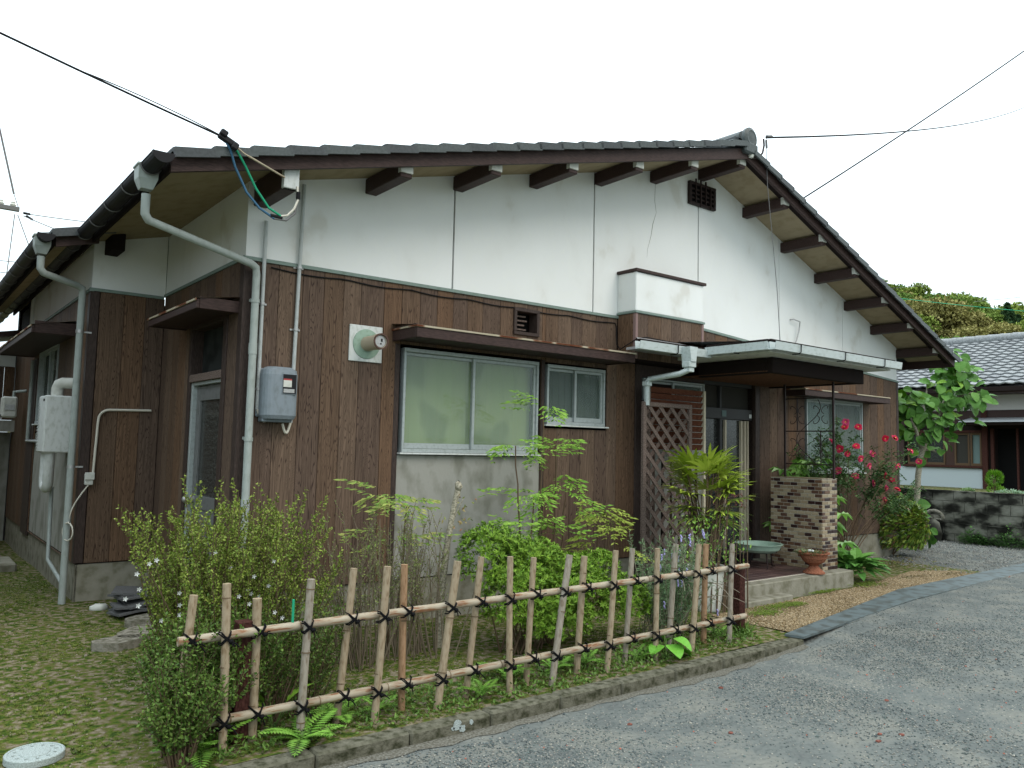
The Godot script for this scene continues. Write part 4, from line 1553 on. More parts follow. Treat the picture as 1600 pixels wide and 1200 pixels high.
	for q in [[Vector3(0.75, 8.60, -22.5), Vector3(5.0, 8.1, -19.0)], [Vector3(0.72, 8.52, -22.5), Vector3(3.6, 7.2, -20.0)], [Vector3(0.50, 8.55, -22.6), Vector3(0.35, 5.0, -23.0)], [Vector3(0.58, 8.55, -22.6), Vector3(1.6, 6.0, -22.4)]]:
		beg()
		tube(sag(q[0], q[1], 0.06), 0.014, 4)
		fin("line", M.cable_grey, u)
	for q in [0.72, 0.80]:
		beg()
		tube([Vector3(q, 8.60 - (q - 0.72), -22.45), Vector3(q + 0.16, 8.57 - (q - 0.72) * 2, -22.35)], 0.04, 6)
		fin("clamp", M.black, u)
	for q in [[Vector3(-3.0, 7.4, -24.5), Vector3(2.0, 7.0, -21.8)], [Vector3(-3.0, 7.1, -24.5), Vector3(2.0, 6.6, -21.8)]]:
		beg()
		tube(sag(q[0], q[1], 0.1), 0.012, 4)
		tag(fin("low_line", M.cable_grey), "thin low wire in the sky beyond the wing roof", "wire", "low wires beyond the wing roof")

# ---------------------------------------------------------------- ground
func gy(x: float, z: float) -> float:       # garden height
	return 0.012 * sin(x * 1.7 + z) + 0.010 * sin(z * 2.3 - x * 0.7)

func ry(x: float, z: float) -> float:       # road height
	return -0.085 + 0.108 * smoothstep(3.2, 5.6, x) + 0.006 * sin(x * 1.3 + z * 0.8)

func plate_edge(x: float) -> float:
	return lerpf(2.48, 2.16, (x - 4.10) / 2.67) if x < 6.77 else lerpf(2.16, 2.00, (x - 6.77) / 3.68)

func grid(x0: float, x1: float, z0: float, z1: float, step: float, f: Callable) -> void:
	var nx := ceili((x1 - x0) / step)
	var nz := ceili((z1 - z0) / step)
	for i in nx:
		for j in nz:
			var p := []
			for k in [[0, 0], [1, 0], [1, 1], [0, 1]]:
				var x := lerpf(x0, x1, float(i + k[0]) / nx)
				var z := lerpf(z0, z1, float(j + k[1]) / nz)
				p.append(Vector3(x, f.call(x, z), z))
			face([p[0], p[1], p[2]], UPV)
			face([p[0], p[2], p[3]], UPV)

func patch(pts: Array, y: float) -> void:      # flat sheet with a ragged outline, fanned from its middle
	var c := Vector3.ZERO
	for q in pts:
		c += Vector3(q[0], y, q[1])
	c /= pts.size()
	for i in pts.size():
		var a = pts[i]
		var b = pts[(i + 1) % pts.size()]
		face([c, Vector3(a[0], y, a[1]), Vector3(b[0], y, b[1])], UPV)

func ragged(cx: float, cz: float, rx: float, rz: float, n := 28, j := 0.22) -> Array:
	var out := []
	for i in n:
		var a := TAU * i / n
		var r := 1.0 + R(-j, j)
		out.append([cx + cos(a) * rx * r, cz + sin(a) * rz * r])
	return out

func scatter(called: String, mesh: Mesh, mat: Material, xf: Array, cols: Array, label: String, cat: String) -> void:
	var mm := MultiMesh.new()
	mm.transform_format = MultiMesh.TRANSFORM_3D
	mm.use_colors = true
	mm.mesh = mesh
	mm.instance_count = xf.size()
	for i in xf.size():
		mm.set_instance_transform(i, xf[i])
		mm.set_instance_color(i, cols[i])
	var o := MultiMeshInstance3D.new()
	o.multimesh = mm
	o.material_override = mat
	o.name = numbered(called)
	add_child(o, true)
	stuff(o, label, cat)

func stone_mesh() -> Mesh:
	beg()
	ball(Vector3.ZERO, Vector3(0.5, 0.34, 0.42), 0.2, 6, 4)
	return st.commit()

func build_ground() -> void:
	beg()
	face([Vector3(-700, -0.16, -700), Vector3(700, -0.16, -700), Vector3(700, -0.16, 700), Vector3(-700, -0.16, 700)], UPV)
	struct(fin("ground", M.garden))
	beg()
	grid(-9, 4.2, -14, 2.37, 0.4, gy)
	grid(4.2, 10.0, -0.2, 2.20, 0.4, func(x, z): return gy(x, z) * 0.5 + 0.004)
	struct(fin("garden_soil", M.garden))
	beg()
	grid(-12, 40, 2.37, 22, 0.7, ry)
	grid(10.0, 14.4, -12, 2.37, 0.7, func(x, z): return -0.01 + 0.005 * sin(x * 2.0 + z))
	for i in 24:
		var xa := 4.15 + i * 0.26
		var xb := xa + 0.26
		face([Vector3(xa, ry(xa, 2.37), 2.372), Vector3(xb, ry(xb, 2.37), 2.372), Vector3(xb, maxf(ry(xb, 2.37), -0.02), plate_edge(xb) - 0.03), Vector3(xa, maxf(ry(xa, 2.37), -0.02), plate_edge(xa) - 0.03)], UPV)
	struct(fin("gravel_road", M.road))
	beg()
	patch([[4.15, 1.46], [5.0, 1.36], [5.9, 1.42], [6.6, 1.34], [7.2, 1.40], [7.7, 1.28], [8.1, 1.42], [8.5, 1.36], [8.9, 1.50], [9.3, 1.52], [9.7, 1.66], [9.0, 1.76], [7.2, 1.80], [5.8, 2.04], [4.2, 2.28]], 0.019)
	struct(fin("pebble_apron", M.apron))
	# kerb stones
	var k := Node3D.new()
	k.name = "kerb"
	add_child(k, true)
	struct(k)
	for i in 12:
		var x := -2.62 + i * 0.562
		beg()
		bx(x, x + 0.556, -0.2, 0.004 + R(-0.004, 0.004), 2.36, 2.475, 0.012)
		fin("kerb_stone", M.kerb, k)
	beg()
	bx(4.13, 4.32, -0.2, -0.02, 2.30, 2.40, 0.01)
	fin("kerb_stone", M.kerb, k)
	for q in [[0.50, -0.022, 0.032], [0.535, -0.045, 0.024], [0.60, -0.02, 0.016], [0.47, -0.035, 0.013]]:
		beg()
		X = Transform3D(Basis(), Vector3(q[0], q[1], 2.4755))
		var lp := []
		for i in 14:
			var a := TAU * i / 14
			lp.append(Vector2(cos(a), sin(a)) * (q[2] as float) * R(0.6, 1.15))
		prism(lp, 0.0, 0.003)
		X = Transform3D()
		fin("lichen_patch", M.manhole, k)
	beg()
	for i in 68:
		var xa := -2.7 + i * 0.1
		var wa := 2.545 + 0.02 * sin(xa * 3.1) + 0.02 * sin(xa * 17.7 + 1.0)
		var wb := 2.545 + 0.02 * sin((xa + 0.1) * 3.1) + 0.02 * sin((xa + 0.1) * 17.7 + 1.0)
		face([Vector3(xa, ry(xa, 2.48) + 0.012, 2.474), Vector3(xa + 0.1, ry(xa + 0.1, 2.48) + 0.012, 2.474), Vector3(xa + 0.1, ry(xa + 0.1, wb) + 0.004, wb), Vector3(xa, ry(xa, wa) + 0.004, wa)], UPV)
	struct(fin("roadside_dirt", M.dirt))
	# steel drain cover
	beg()
	var near := [[4.10, 2.48], [6.77, 2.16], [10.45, 2.00]]
	var far := [[4.03, 2.34], [7.25, 1.76], [11.4, 1.66]]
	for i in 2:
		var a := Vector3(near[i][0], 0.030, near[i][1]); var b := Vector3(near[i + 1][0], 0.030, near[i + 1][1])
		var c := Vector3(far[i + 1][0], 0.036, far[i + 1][1]); var d := Vector3(far[i][0], 0.036, far[i][1])
		face([a, b, c, d], UPV)
		face([a, b, b - UPV * 0.02, a - UPV * 0.02], Vector3(0, 0, 1))
		if i == 0:
			face([a, d, d - UPV * 0.02, a - UPV * 0.02], Vector3(-1, 0, 0))
	tag(fin("drain_plate", M.plate), "long blue grey steel plate covering the roadside gutter", "drain plate")
	beg()
	patch([[11.6, 2.2], [12.2, 2.35], [13.2, 2.25], [13.2, 1.6], [12.4, 1.5], [11.8, 1.75]], 0.02)
	tag(fin("grate_cover", M.plate), "dark steel cover in the gravel beyond the long drain plate", "drain cover")
	# road chippings: individual stones, too many to count
	var xf := []
	var cols := []
	var pal := [Color(0.12, 0.14, 0.14), Color(0.085, 0.105, 0.108), Color(0.175, 0.19, 0.18), Color(0.25, 0.25, 0.225), Color(0.13, 0.16, 0.15), Color(0.32, 0.31, 0.27)]
	var nz := FastNoiseLite.new()
	nz.seed = 9
	nz.frequency = 0.55
	for i in 330000:
		var t := rng.randf()
		var x := -2.2 + 13.0 * pow(t, 1.5)
		var z := R(2.42, 6.4) if x < 4.0 else R(2.05, 6.5)
		var dn := 0.8 * nz.get_noise_2d(x * 0.5, z * 1.6) - 0.12 + 0.5 * exp(-pow((z - 3.05 - 0.05 * x) / 0.5, 2.0)) + 0.38 * exp(-pow((z - 4.7) / 0.45, 2.0))
		if x > 4 and z < 2.3:
			dn -= 0.2
		if z < 2.62:
			dn -= 0.45
		if rng.randf() > clampf(0.34 + dn * 0.9, 0.10, 1.0):
			continue
		var s := R(0.0045, 0.0145) * (1.5 if rng.randf() < 0.04 else 1.0)
		var b := Basis.from_euler(Vector3(R(-0.4, 0.4), R(0, TAU), R(-0.4, 0.4))).scaled(Vector3(s, s * 0.8, s))
		xf.append(Transform3D(b, Vector3(x, ry(x, z) + s * 0.18, z)))
		var c: Color = pal[rng.randi() % 6] * R(0.66, 1.02)
		if rng.randf() < 0.006:
			c = Color(0.36, 0.12, 0.08)
		cols.append(c)
	scatter("road_chippings", stone_mesh(), M.pebble, xf, cols, "loose grey stone chippings on the road", "gravel")
	for q in [[1.9, 3.35, 0.028], [2.5, 3.95, 0.028], [2.62, 3.9, 0.028], [2.72, 3.98, 0.028], [2.6, 2.75, 0.03], [3.3, 3.6, 0.03], [1.5, 2.9, 0.028]]:
		beg()
		ball(Vector3(q[0], ry(q[0], q[1]) + 0.003, q[1]), Vector3(q[2] * 0.75, 0.007, q[2] * 0.55), 0.25, 8, 5)
		tag(fin("brick_fragment", M.fragment), "small flat piece of red brick or tile lying in the road gravel", "brick fragment", "red fragments in the road gravel")
	# beige pebbles of the apron
	xf = []
	cols = []
	var poly := PackedVector2Array([Vector2(4.15, 1.46), Vector2(5.9, 1.40), Vector2(7.2, 1.36), Vector2(7.9, 1.25), Vector2(9.0, 1.1), Vector2(9.8, 1.5), Vector2(9.0, 1.74), Vector2(7.2, 1.78), Vector2(5.8, 2.04), Vector2(4.2, 2.26)])
	while xf.size() < 16000:
		var p := Vector2(R(4.1, 9.6), R(0.7, 2.3))
		if not Geometry2D.is_point_in_polygon(p, poly):
			continue
		if nz.get_noise_2d(p.x * 2.0, p.y * 3.0) < -0.12 and rng.randf() < 0.75:
			continue
		var s := R(0.008, 0.02)
		xf.append(Transform3D(Basis.from_euler(Vector3(R(-0.5, 0.5), R(0, TAU), R(-0.5, 0.5))).scaled(Vector3.ONE * s), Vector3(p.x, 0.019 + s * 0.2, p.y)))
		cols.append(tint(Color(0.20, 0.14, 0.07), Color(0.36, 0.29, 0.19), 0.3))
	scatter("apron_pebbles", stone_mesh(), M.pebble, xf, cols, "beige pebbles spread before the porch step", "gravel")
	# scattered stones on the lawn and yard
	xf = []
	cols = []
	for i in 9000:
		var x := R(-3.0, 3.6)
		var z := R(-4.0, 2.3)
		if x > -0.6 and z < 0.1:
			continue
		var s := R(0.004, 0.013) * (2.2 if rng.randf() < 0.04 else 1.0)
		xf.append(Transform3D(Basis.from_euler(Vector3(R(-0.5, 0.5), R(0, TAU), 0)).scaled(Vector3.ONE * s), Vector3(x, gy(x, z) + s * 0.15, z)))
		cols.append(tint(Color(0.13, 0.11, 0.085), Color(0.34, 0.30, 0.24), 0.2))
	for i in 5000:
		var x := R(9.5, 14)
		var z := R(-2.5, 2.0)
		var s := R(0.01, 0.03)
		xf.append(Transform3D(Basis.from_euler(Vector3(R(-0.5, 0.5), R(0, TAU), 0)).scaled(Vector3.ONE * s), Vector3(x, 0.0 + s * 0.15, z)))
		cols.append(tint(Color(0.15, 0.155, 0.15), Color(0.30, 0.29, 0.26), 0.2))
	scatter("scattered_stones", stone_mesh(), M.pebble, xf, cols, "small loose stones on the garden soil and yard", "gravel")
	# moss and short grass
	for i in 7:
		var a := TAU * i / 7.0
		leaf(Vector3.ZERO, Vector3(cos(a) * 0.7, R(0.5, 1.0), sin(a) * 0.7), UPV, R(0.7, 1.1), 0.22, Color.WHITE, 0.05)
	var arr := []
	arr.resize(Mesh.ARRAY_MAX)
	arr[Mesh.ARRAY_VERTEX] = LV
	arr[Mesh.ARRAY_NORMAL] = LN
	var tuft := ArrayMesh.new()
	tuft.add_surface_from_arrays(Mesh.PRIMITIVE_TRIANGLES, arr)
	LV = PackedVector3Array(); LN = PackedVector3Array(); LC = PackedColorArray()
	xf = []
	cols = []
	var nm := FastNoiseLite.new()
	nm.seed = 17
	nm.frequency = 0.9
	for i in 140000:
		var x := R(-2.6, 3.9)
		var z := R(-5.5, 2.34)
		if x > -0.72 and z < 0.05:
			if not (x < 0.0 and z > -2.35):
				continue
		var v := nm.get_noise_2d(x, z) + 0.5 * nm.get_noise_2d(x * 3.1, z * 3.1)
		if z > 0.9 and x < -0.4:
			v -= 0.22
		if rng.randf() > clampf(0.32 + v * 1.5, 0.02, 1.0):
			continue
		var s := R(0.008, 0.020) * (2.2 if rng.randf() < 0.03 else 1.0)
		xf.append(Transform3D(Basis.from_euler(Vector3(0, R(0, TAU), 0)).scaled(Vector3.ONE * s), Vector3(x, gy(x, z) - 0.002, z)))
		cols.append(tint(Color(0.065, 0.12, 0.016), Color(0.16, 0.18, 0.035), 0.28))
	for i in 1600:
		var q: Array = [[5.05, 1.56, 0.30, 0.10], [5.35, 1.60, 0.14, 0.08], [6.35, 1.36, 0.3, 0.05], [7.3, 1.35, 0.3, 0.15], [4.7, 1.7, 0.25, 0.1]][rng.randi() % 5]
		var x: float = q[0] + rng.randfn(0, 0.5) * q[2]
		var z: float = q[1] + rng.randfn(0, 0.5) * q[3]
		var s := R(0.010, 0.022)
		xf.append(Transform3D(Basis.from_euler(Vector3(0, R(0, TAU), 0)).scaled(Vector3.ONE * s), Vector3(x, 0.03, z)))
		cols.append(tint(Color(0.10, 0.17, 0.02), Color(0.2, 0.26, 0.04), 0.2))
	scatter("moss_and_grass", tuft, M.leaf, xf, cols, "thin moss and short grass growing on the garden soil", "moss")
	# manhole, flagstones, slates
	beg()
	lathe(Vector3(-1.53, 0.018, 1.69), [Vector2(0.135, -0.03), Vector2(0.135, 0.0), Vector2(0.13, 0.004), Vector2(0.12, 0.004), Vector2(0.118, 0.0), Vector2(0.07, 0.0), Vector2(0.068, 0.004), Vector2(0.0, 0.004)], 32)
	for i in 12:
		var a := TAU * i / 12
		box(Vector3(-1.53 + cos(a) * 0.094, 0.021, 1.69 + sin(a) * 0.094), Vector3(0.012, 0.006, 0.012))
	tag(fin("manhole_cover", M.manhole), "round pale blue grey drain lid set in the grass", "manhole cover")
	var fl := [["grey flagstone nearest the slate pile below the side door", -0.30, -1.15, 0.36, 0.14, 0.3], ["long grey flagstone between the slate pile and the big bush", -0.50, -0.62, 0.46, 0.17, 0.9], ["worn flagstone half sunk in the moss at the edge of the lawn", -0.70, -0.42, 0.34, 0.16, 0.2]]
	for q in fl:
		beg()
		X = Transform3D(Basis(UPV, q[5]), Vector3(q[1], 0.03, q[2]))
		var pg := []
		for i in 10:
			var a := TAU * i / 10
			pg.append(Vector2(cos(a) * q[3] * 0.62 * R(0.85, 1.1), sin(a) * q[4] * 0.85 * R(0.85, 1.1)))
		X = X * Transform3D(Basis(Vector3.RIGHT, -PI / 2), Vector3.ZERO)
		prism(pg, -0.06, 0.02)
		X = Transform3D()
		tag(fin("flagstone", M.stone), q[0], "flagstone", "flagstones by the side door")
	var sp := Vector3(-0.28, 0.0, -1.75)
	for i in 9:
		beg()
		X = Transform3D(Basis.from_euler(Vector3(R(-0.12, 0.12), R(-0.4, 0.4), R(-0.18, 0.1))), sp + Vector3(R(-0.08, 0.08), 0.03 + (i % 5) * 0.036, R(-0.1, 0.1) + (0.24 if i > 4 else 0.0)))
		prism([Vector2(-0.17, 0), Vector2(0.0, 0.012), Vector2(0.17, 0.0), Vector2(0.17, 0.018), Vector2(0.0, 0.030), Vector2(-0.17, 0.018)], -0.14, 0.14)
		X = Transform3D()
		tag(fin("loose_roof_tile", M.slate), "grey roof tile in the loose pile at the wall foot behind the big bush", "roof tile", "loose roof tiles stacked by the side door")
	beg()
	ball(Vector3(-0.55, 0.02, -1.9), Vector3(0.09, 0.04, 0.05), 0.1, 8, 6)
	tag(fin("pale_stone", M.offwhite), "pale flat stone at the foot of the concrete base", "stone")
	beg()
	bx(-1.9, -0.9, -0.05, 0.10, -5.4, -4.7, 0.02)
	tag(fin("side_step", M.concrete), "low concrete step beside the far end of the wing", "step")

# ---------------------------------------------------------------- bamboo fence
func cane(a: Vector3, b: Vector3, r: float, mat: String, called: String, parent: Node, step := 0.24) -> Node3D:
	beg()
	var ln := a.distance_to(b)
	var d := (b - a) / ln
	var pts := [a]
	var rad := [r * 0.97]
	var t := step * R(0.3, 0.9)
	var rings := []
	while t < ln - 0.03:
		pts.append(a + d * (t - 0.012)); rad.append(r * R(0.94, 0.98))
		pts.append(a + d * t); rad.append(r * 1.07)
		pts.append(a + d * (t + 0.012)); rad.append(r * R(0.94, 0.98))
		rings.append(t)
		t += step * R(0.85, 1.2)
	pts.append(b)
	rad.append(r * 0.95)
	if pts.size() > 3:
		var bend := Vector3(R(-1, 1), R(-0.2, 0.2), R(-1, 1)) * 0.004
		for i in range(1, pts.size() - 1):
			pts[i] += bend * sin(PI * pts[i].distance_to(a) / ln)
	tube(pts, rad, 12)
	var o := fin(called, M[mat], parent)
	for q in rings:
		beg()
		tube([a + d * (q - 0.004), a + d * (q + 0.003)], [r * 1.085, r * 1.085], 12, false)
		fin("cane_node", M.node, o)
	return o

func tie(p: Vector3, zf: float, parent: Node) -> void:
	# black cord crossed over the joint in an X, wound twice, with a knot and two loose ends
	beg()
	for sg in [-1.0, 1.0]:
		for k in 2:
			var o := (k - 0.5) * 0.010
			var e := R(0.72, 0.98)
			tube([p + Vector3(-0.040 * e, (0.034 * e + o) * sg, -0.012), p + Vector3(-0.032 * e, (0.026 + o) * sg, 0.016), p + Vector3(-0.010, (0.008 + o) * sg, 0.030 + zf), p + Vector3(0.010, (-0.008 + o) * sg, 0.031 + zf), p + Vector3(0.032 * e, (-0.026 + o) * sg, 0.016), p + Vector3(0.040 * e, (-0.034 * e + o) * sg, -0.012)], 0.0042, 5, false)
	var kn := p + Vector3(0.020, -0.014, 0.032 + zf)
	ball(kn, Vector3(0.015, 0.012, 0.012), 0.1, 7, 5)
	for i in 3:
		var e := Vector3(R(-0.01, 0.045), R(-0.05, 0.025), R(0.0, 0.015))
		tube([kn, kn + e * 0.6 + Vector3(0, 0.006, 0), kn + e], 0.0034, 4)
	fin("cord_tie", M.cord, parent)

func build_fence() -> void:
	var f := thing("bamboo_fence", "low bamboo fence of tied canes between garden and road", "fence", Vector3(1.4, 0, 2.15))
	var top := [Vector3(-0.999, 0.584, 2.15), Vector3(3.764, 0.614, 2.15)]
	var bot := [Vector3(-1.0, 0.156, 2.15), Vector3(3.735, 0.189, 2.15)]
	for q in [[top, 0.0, 0.50], [top, 0.50, 1.0], [bot, 0.0, 0.46], [bot, 0.46, 1.0]]:
		var a: Vector3 = q[0][0].lerp(q[0][1], q[1])
		var b: Vector3 = q[0][0].lerp(q[0][1], q[2])
		cane(a, b, 0.0245, "rail", "rail", f, 0.42)
	var front := [[-0.784,0.862,-0.765,-0.03],[-0.318,0.846,-0.349,-0.04],[0.159,0.881,0.106,-0.026],[0.662,0.876,0.536,-0.034],[1.083,0.876,1.103,-0.019],[1.616,0.854,1.470,-0.02],[2.076,0.856,1.999,-0.02],[2.534,0.843,2.521,-0.01],[3.038,0.849,2.947,-0.01],[3.479,0.824,3.436,-0.01]]
	var back := [[-0.917,0.800,-0.985,-0.01],[-0.581,0.751,-0.576,-0.01],[-0.008,0.869,-0.085,-0.01],[0.334,0.866,0.346,-0.034],[0.918,0.874,0.819,-0.034],[1.370,0.840,1.324,-0.024],[1.852,0.817,1.793,-0.01],[2.360,0.842,2.288,-0.01],[2.870,0.847,2.784,-0.01],[3.254,0.825,3.225,-0.01]]
	var n := 0
	for set in 2:
		for q in front if set == 0 else back:
			var z := 2.200 if set == 0 else 2.100
			var mat := "bamboo0"
			if set == 1 and n in [13, 19]:
				mat = "bamboo2"
			elif n % 4 == 1 or (set == 1 and n > 17):
				mat = "bamboo1"
			cane(Vector3(q[2], q[3], z), Vector3(q[0], q[1], z), R(0.022, 0.026), mat, "picket", f, 0.33)
			for rr in [top, bot]:
				var y: float = lerpf(rr[0].y, rr[1].y, (q[0] + 1.0) / 4.76)
				var x := lerpf(q[2], q[0], (y - q[3]) / (q[1] - q[3]))
				tie(Vector3(x, y, 2.197 if set == 0 else 2.146), 0.0 if set == 0 else 0.004, f)
			n += 1
	for q in [[3.755, 0.60, 3.715], [-0.635, 0.635, -0.615]]:
		beg()
		var x: float = q[0]
		bx(x - 0.045, x + 0.035, -0.15, q[1], 2.035, 2.110, 0.006)
		fin("post", M.post, f)
	beg()
	box(Vector3(-0.395, 0.66, 2.15), Vector3(0.012, 0.15, 0.012), 0.002)
	fin("green_tag", M.cable_green, f)

# ---------------------------------------------------------------- neighbouring house, hill
func build_neighbour() -> void:
	var h := thing("neighbour_house", "neighbouring house with grey tiled roof and dark entrance behind the block wall", "house", Vector3(18.5, 0.9, -2.5))
	var T := Transform3D(Basis(Vector3(0, 0, 1), UPV, Vector3(-1, 0, 0)), Vector3(18.5, 0, 0))
	X = T
	beg()
	for c in cells(-9.0, 1.5, 0.3, 3.0, [[-3.5, -1.63, 1.36, 2.22], [-1.38, 0.4, 0.3, 2.30]]):
		bx(c[0], c[1], c[2], c[3], -0.2, -0.02)
	fin("wall_core", M.dark, h)
	beg()
	bx(-9.0, -1.66, 0.4, 1.34, -0.019, 0.0, 0.003)
	fin("lower_wall", sm(C(0.37, 0.42, 0.43), 0.85), h)
	beg()
	bx(-9.0, 1.5, 2.74, 3.45, -0.019, 0.0, 0.003)
	fin("upper_wall", sm(C(0.5, 0.485, 0.45), 0.85), h)
	for c in [[-9.0, -3.52, 1.36, 2.24], [-9.0, 1.5, 2.38, 2.735]]:
		beg()
		bx(c[0], c[1], c[2], c[3], -0.019, 0.012, 0.003)
		fin("timber_band", M.brown, h)
	for c in [[-1.645, -1.52, 0.3, 2.73], [-1.45, -1.38, 0.5, 2.3], [-0.9, -0.86, 0.5, 2.3], [0.4, 0.5, 0.3, 2.7]]:
		beg()
		bx(c[0], c[1], c[2], c[3], -0.02, 0.05, 0.004)
		fin("timber_post", M.post, h)
	for c in [[-3.52, -1.645, 1.345, 1.40], [-3.52, -1.645, 2.20, 2.26]]:
		beg()
		bx(c[0], c[1], c[2], c[3], -0.05, 0.06, 0.004)
		fin("sill", M.post, h)
	var wn := [[-3.42, -3.0, "curtain_grey"], [-2.98, -2.50, "door_glass"], [-2.28, -1.93, "curtain_mesh"], [-1.91, -1.66, "curtain_blue"]]
	for c in wn:
		var w := Node3D.new()
		w.name = "window"
		h.add_child(w, true)
		w.position = -Vector3(18.5, 0.9, -2.5) * 0.0
		beg()
		bx(c[0], c[1], 1.40, 1.46, -0.05, 0.02, 0.003)
		bx(c[0], c[1], 2.15, 2.20, -0.05, 0.02, 0.003)
		bx(c[0], c[0] + 0.04, 1.46, 2.15, -0.05, 0.02, 0.003)
		bx(c[1] - 0.04, c[1], 1.46, 2.15, -0.05, 0.02, 0.003)
		fin("frame", sm(C(0.09, 0.055, 0.03), 0.5), w)
		beg()
		bx(c[0] + 0.04, c[1] - 0.04, 1.46, 2.15, -0.03, -0.02)
		fin("pane", M[c[2]], w)
	beg()
	bx(-2.5, -2.28, 1.40, 2.20, -0.04, 0.0)
	fin("shutter_post", sm(C(0.05, 0.028, 0.022), 0.5), h)
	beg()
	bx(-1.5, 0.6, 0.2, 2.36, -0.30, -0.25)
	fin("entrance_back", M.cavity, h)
	beg()
	bx(-1.86, 1.5, 2.36, 2.44, 0.01, 0.62, 0.01)
	fin("entrance_canopy", M.dark, h)
	beg()
	face([Vector3(-1.9, 2.45, 0.68), Vector3(1.5, 2.45, 0.68), Vector3(1.5, 2.56, 0.02), Vector3(-1.9, 2.56, 0.02)], UPV)
	bx(-1.9, 1.5, 2.43, 2.45, 0.64, 0.68)
	fin("canopy_sheet", M.metal_roof, h)
	X = Transform3D()
	# tiled roof: slope faces the camera's side, ridge along z
	var e := Vector3(17.75, 3.26, 0)
	var rg := Vector3(22.3, 4.90, 0)
	beg()
	prism([Vector2(17.8, 3.22), Vector2(22.3, 4.84), Vector2(26.8, 3.22), Vector2(26.8, 3.16), Vector2(22.3, 4.74), Vector2(17.8, 3.16)], -9.2, 2.0)
	var rf := fin("roof", M.ntile_b, h)
	beg()
	bx(17.74, 17.80, 3.13, 3.24, -9.2, 2.0, 0.005)
	fin("eave_fascia", M.dark, h)
	beg()
	bx(17.8, 18.49, 3.10, 3.15, -9.0, 2.0)
	fin("eave_soffit", M.brown, h)
	var sl := (rg - e)
	var ln := Vector2(sl.x, sl.y).length()
	var ax := Vector3(sl.x, sl.y, 0).normalized()
	var ay := Vector3(-ax.y, ax.x, 0)
	# one pan tile: S-shaped across, overlapping the one below
	var tm := []
	for v in 2:
		beg()
		var n := 7
		for i in n:
			var q := []
			for k in [[0, 0], [1, 0], [1, 1], [0, 1]]:
				var t := float(i + k[0]) / n
				var zz := (t - 0.5) * 0.262
				var wv := 0.015 * sin(t * TAU * 0.9 + 0.6) + 0.010 * t
				q.append(Vector3(0.0 + 0.33 * k[1], 0.040 * (1 - k[1]) + wv + 0.01, zz))
			face(q, UPV)
			face([q[0], q[1], q[1] - UPV * 0.028, q[0] - UPV * 0.028], Vector3(-1, 0, 0))
		tm.append(st.commit())
	var rows := 14
	var pitch := (ln - 0.12) / 16.0
	for j in 16:
		for i in 21:
			if j * 21 + i > 16 * 21:
				continue
			var z := -4.95 + i * 0.262
			var m := MeshInstance3D.new()
			m.mesh = tm[0]
			m.material_override = M.ntile_a if rng.randf() < 0.6 else M.ntile_b
			m.name = "roof_tile"
			m.transform = Transform3D(Basis(ax * (pitch * 1.12 / 0.33), ay, Vector3(0, 0, 1)), e + ax * (j * pitch) + ay * (0.012 + R(0, 0.004)) + Vector3(0, 0, z + R(-0.004, 0.004)) - off(h) - Vector3.ZERO)
			if (j > 13 and i > 4) or (j < 2 and i > 14):
				pass
			h.add_child(m, true)
	beg()
	for j in 16:
		for i in 14:
			var z := -4.95 - 0.262 * (i + 1)
			var p := e + ax * (j * pitch) + Vector3(0, 0, z)
			X = Transform3D(Basis(ax, ay, Vector3(0, 0, 1)), p + ay * 0.012)
			face([Vector3(0, 0.05, -0.13), Vector3(0, 0.05, 0.13), Vector3(0.33, 0.012, 0.13), Vector3(0.33, 0.012, -0.13)], UPV)
			face([Vector3(0, 0.05, -0.13), Vector3(0, 0.05, 0.13), Vector3(0, 0.02, 0.13), Vector3(0, 0.02, -0.13)], Vector3(-1, 0, 0))
	X = Transform3D()
	stuff(fin("tile_field", M.ntile_b, h))
	for i in 34:
		beg()
		var z := 1.9 - i * 0.32
		tube([Vector3(22.3, 4.96, z), Vector3(22.3, 4.96, z - 0.318)], [0.13, 0.145], 10)
		fin("ridge_tile", M.ntile_a, h)
	# block retaining wall
	var w := thing("block_wall", "dark stained concrete block retaining wall beside the gravel yard", "wall", Vector3(13.9, 0, -0.5))
	for j in 5:
		for i in range(-9, 7):
			var z0 := i * 0.39 + (0.195 if j % 2 else 0.0)
			beg()
			var y0 := -0.06 + j * 0.205 - (0.0 if i < 1 else 0.0)
			bx(13.88 + R(0, 0.012), 14.05, y0, y0 + 0.201, z0 + 0.002, z0 + 0.387, 0.004)
			fin("block", M.block, w)
	beg()
	bx(13.91, 14.04, -0.1, 0.955, -3.5, 2.72)
	fin("mortar_core", M.block, w)
	beg()
	face([Vector3(14.05, 0.86, -8), Vector3(18.6, 0.86, -8), Vector3(18.6, 0.86, 4), Vector3(14.05, 0.86, 4)], UPV)
	struct(fin("terrace_ground", M.garden))
	# pots and plants on the wall
	var t := thing("clipped_topiary", "round clipped green topiary before the dark entrance", "topiary", Vector3(14.3, 0.86, 0.18))
	beg()
	tube([Vector3(14.3, 0.86, 0.18), Vector3(14.3, 1.2, 0.18)], 0.02, 6)
	fin("stem", M.twig, t)
	for i in 900:
		var d := rdir()
		leaf(Vector3(14.3, 1.215, 0.18) + d * R(0.09, 0.125), (d + UPV * 0.6 + rdir(0.3)), rdir(), R(0.05, 0.08), 0.012, tint(Color(0.07, 0.18, 0.01), Color(0.14, 0.30, 0.02)))
	for i in 160:
		var d := rdir()
		leaf(Vector3(14.3, 0.99, 0.19) + d * Vector3(0.1, 0.07, 0.12), d + UPV, rdir(), R(0.05, 0.08), 0.02, tint(Color(0.13, 0.28, 0.03), Color(0.2, 0.36, 0.05)))
	leaves("foliage", M.leaf, t)
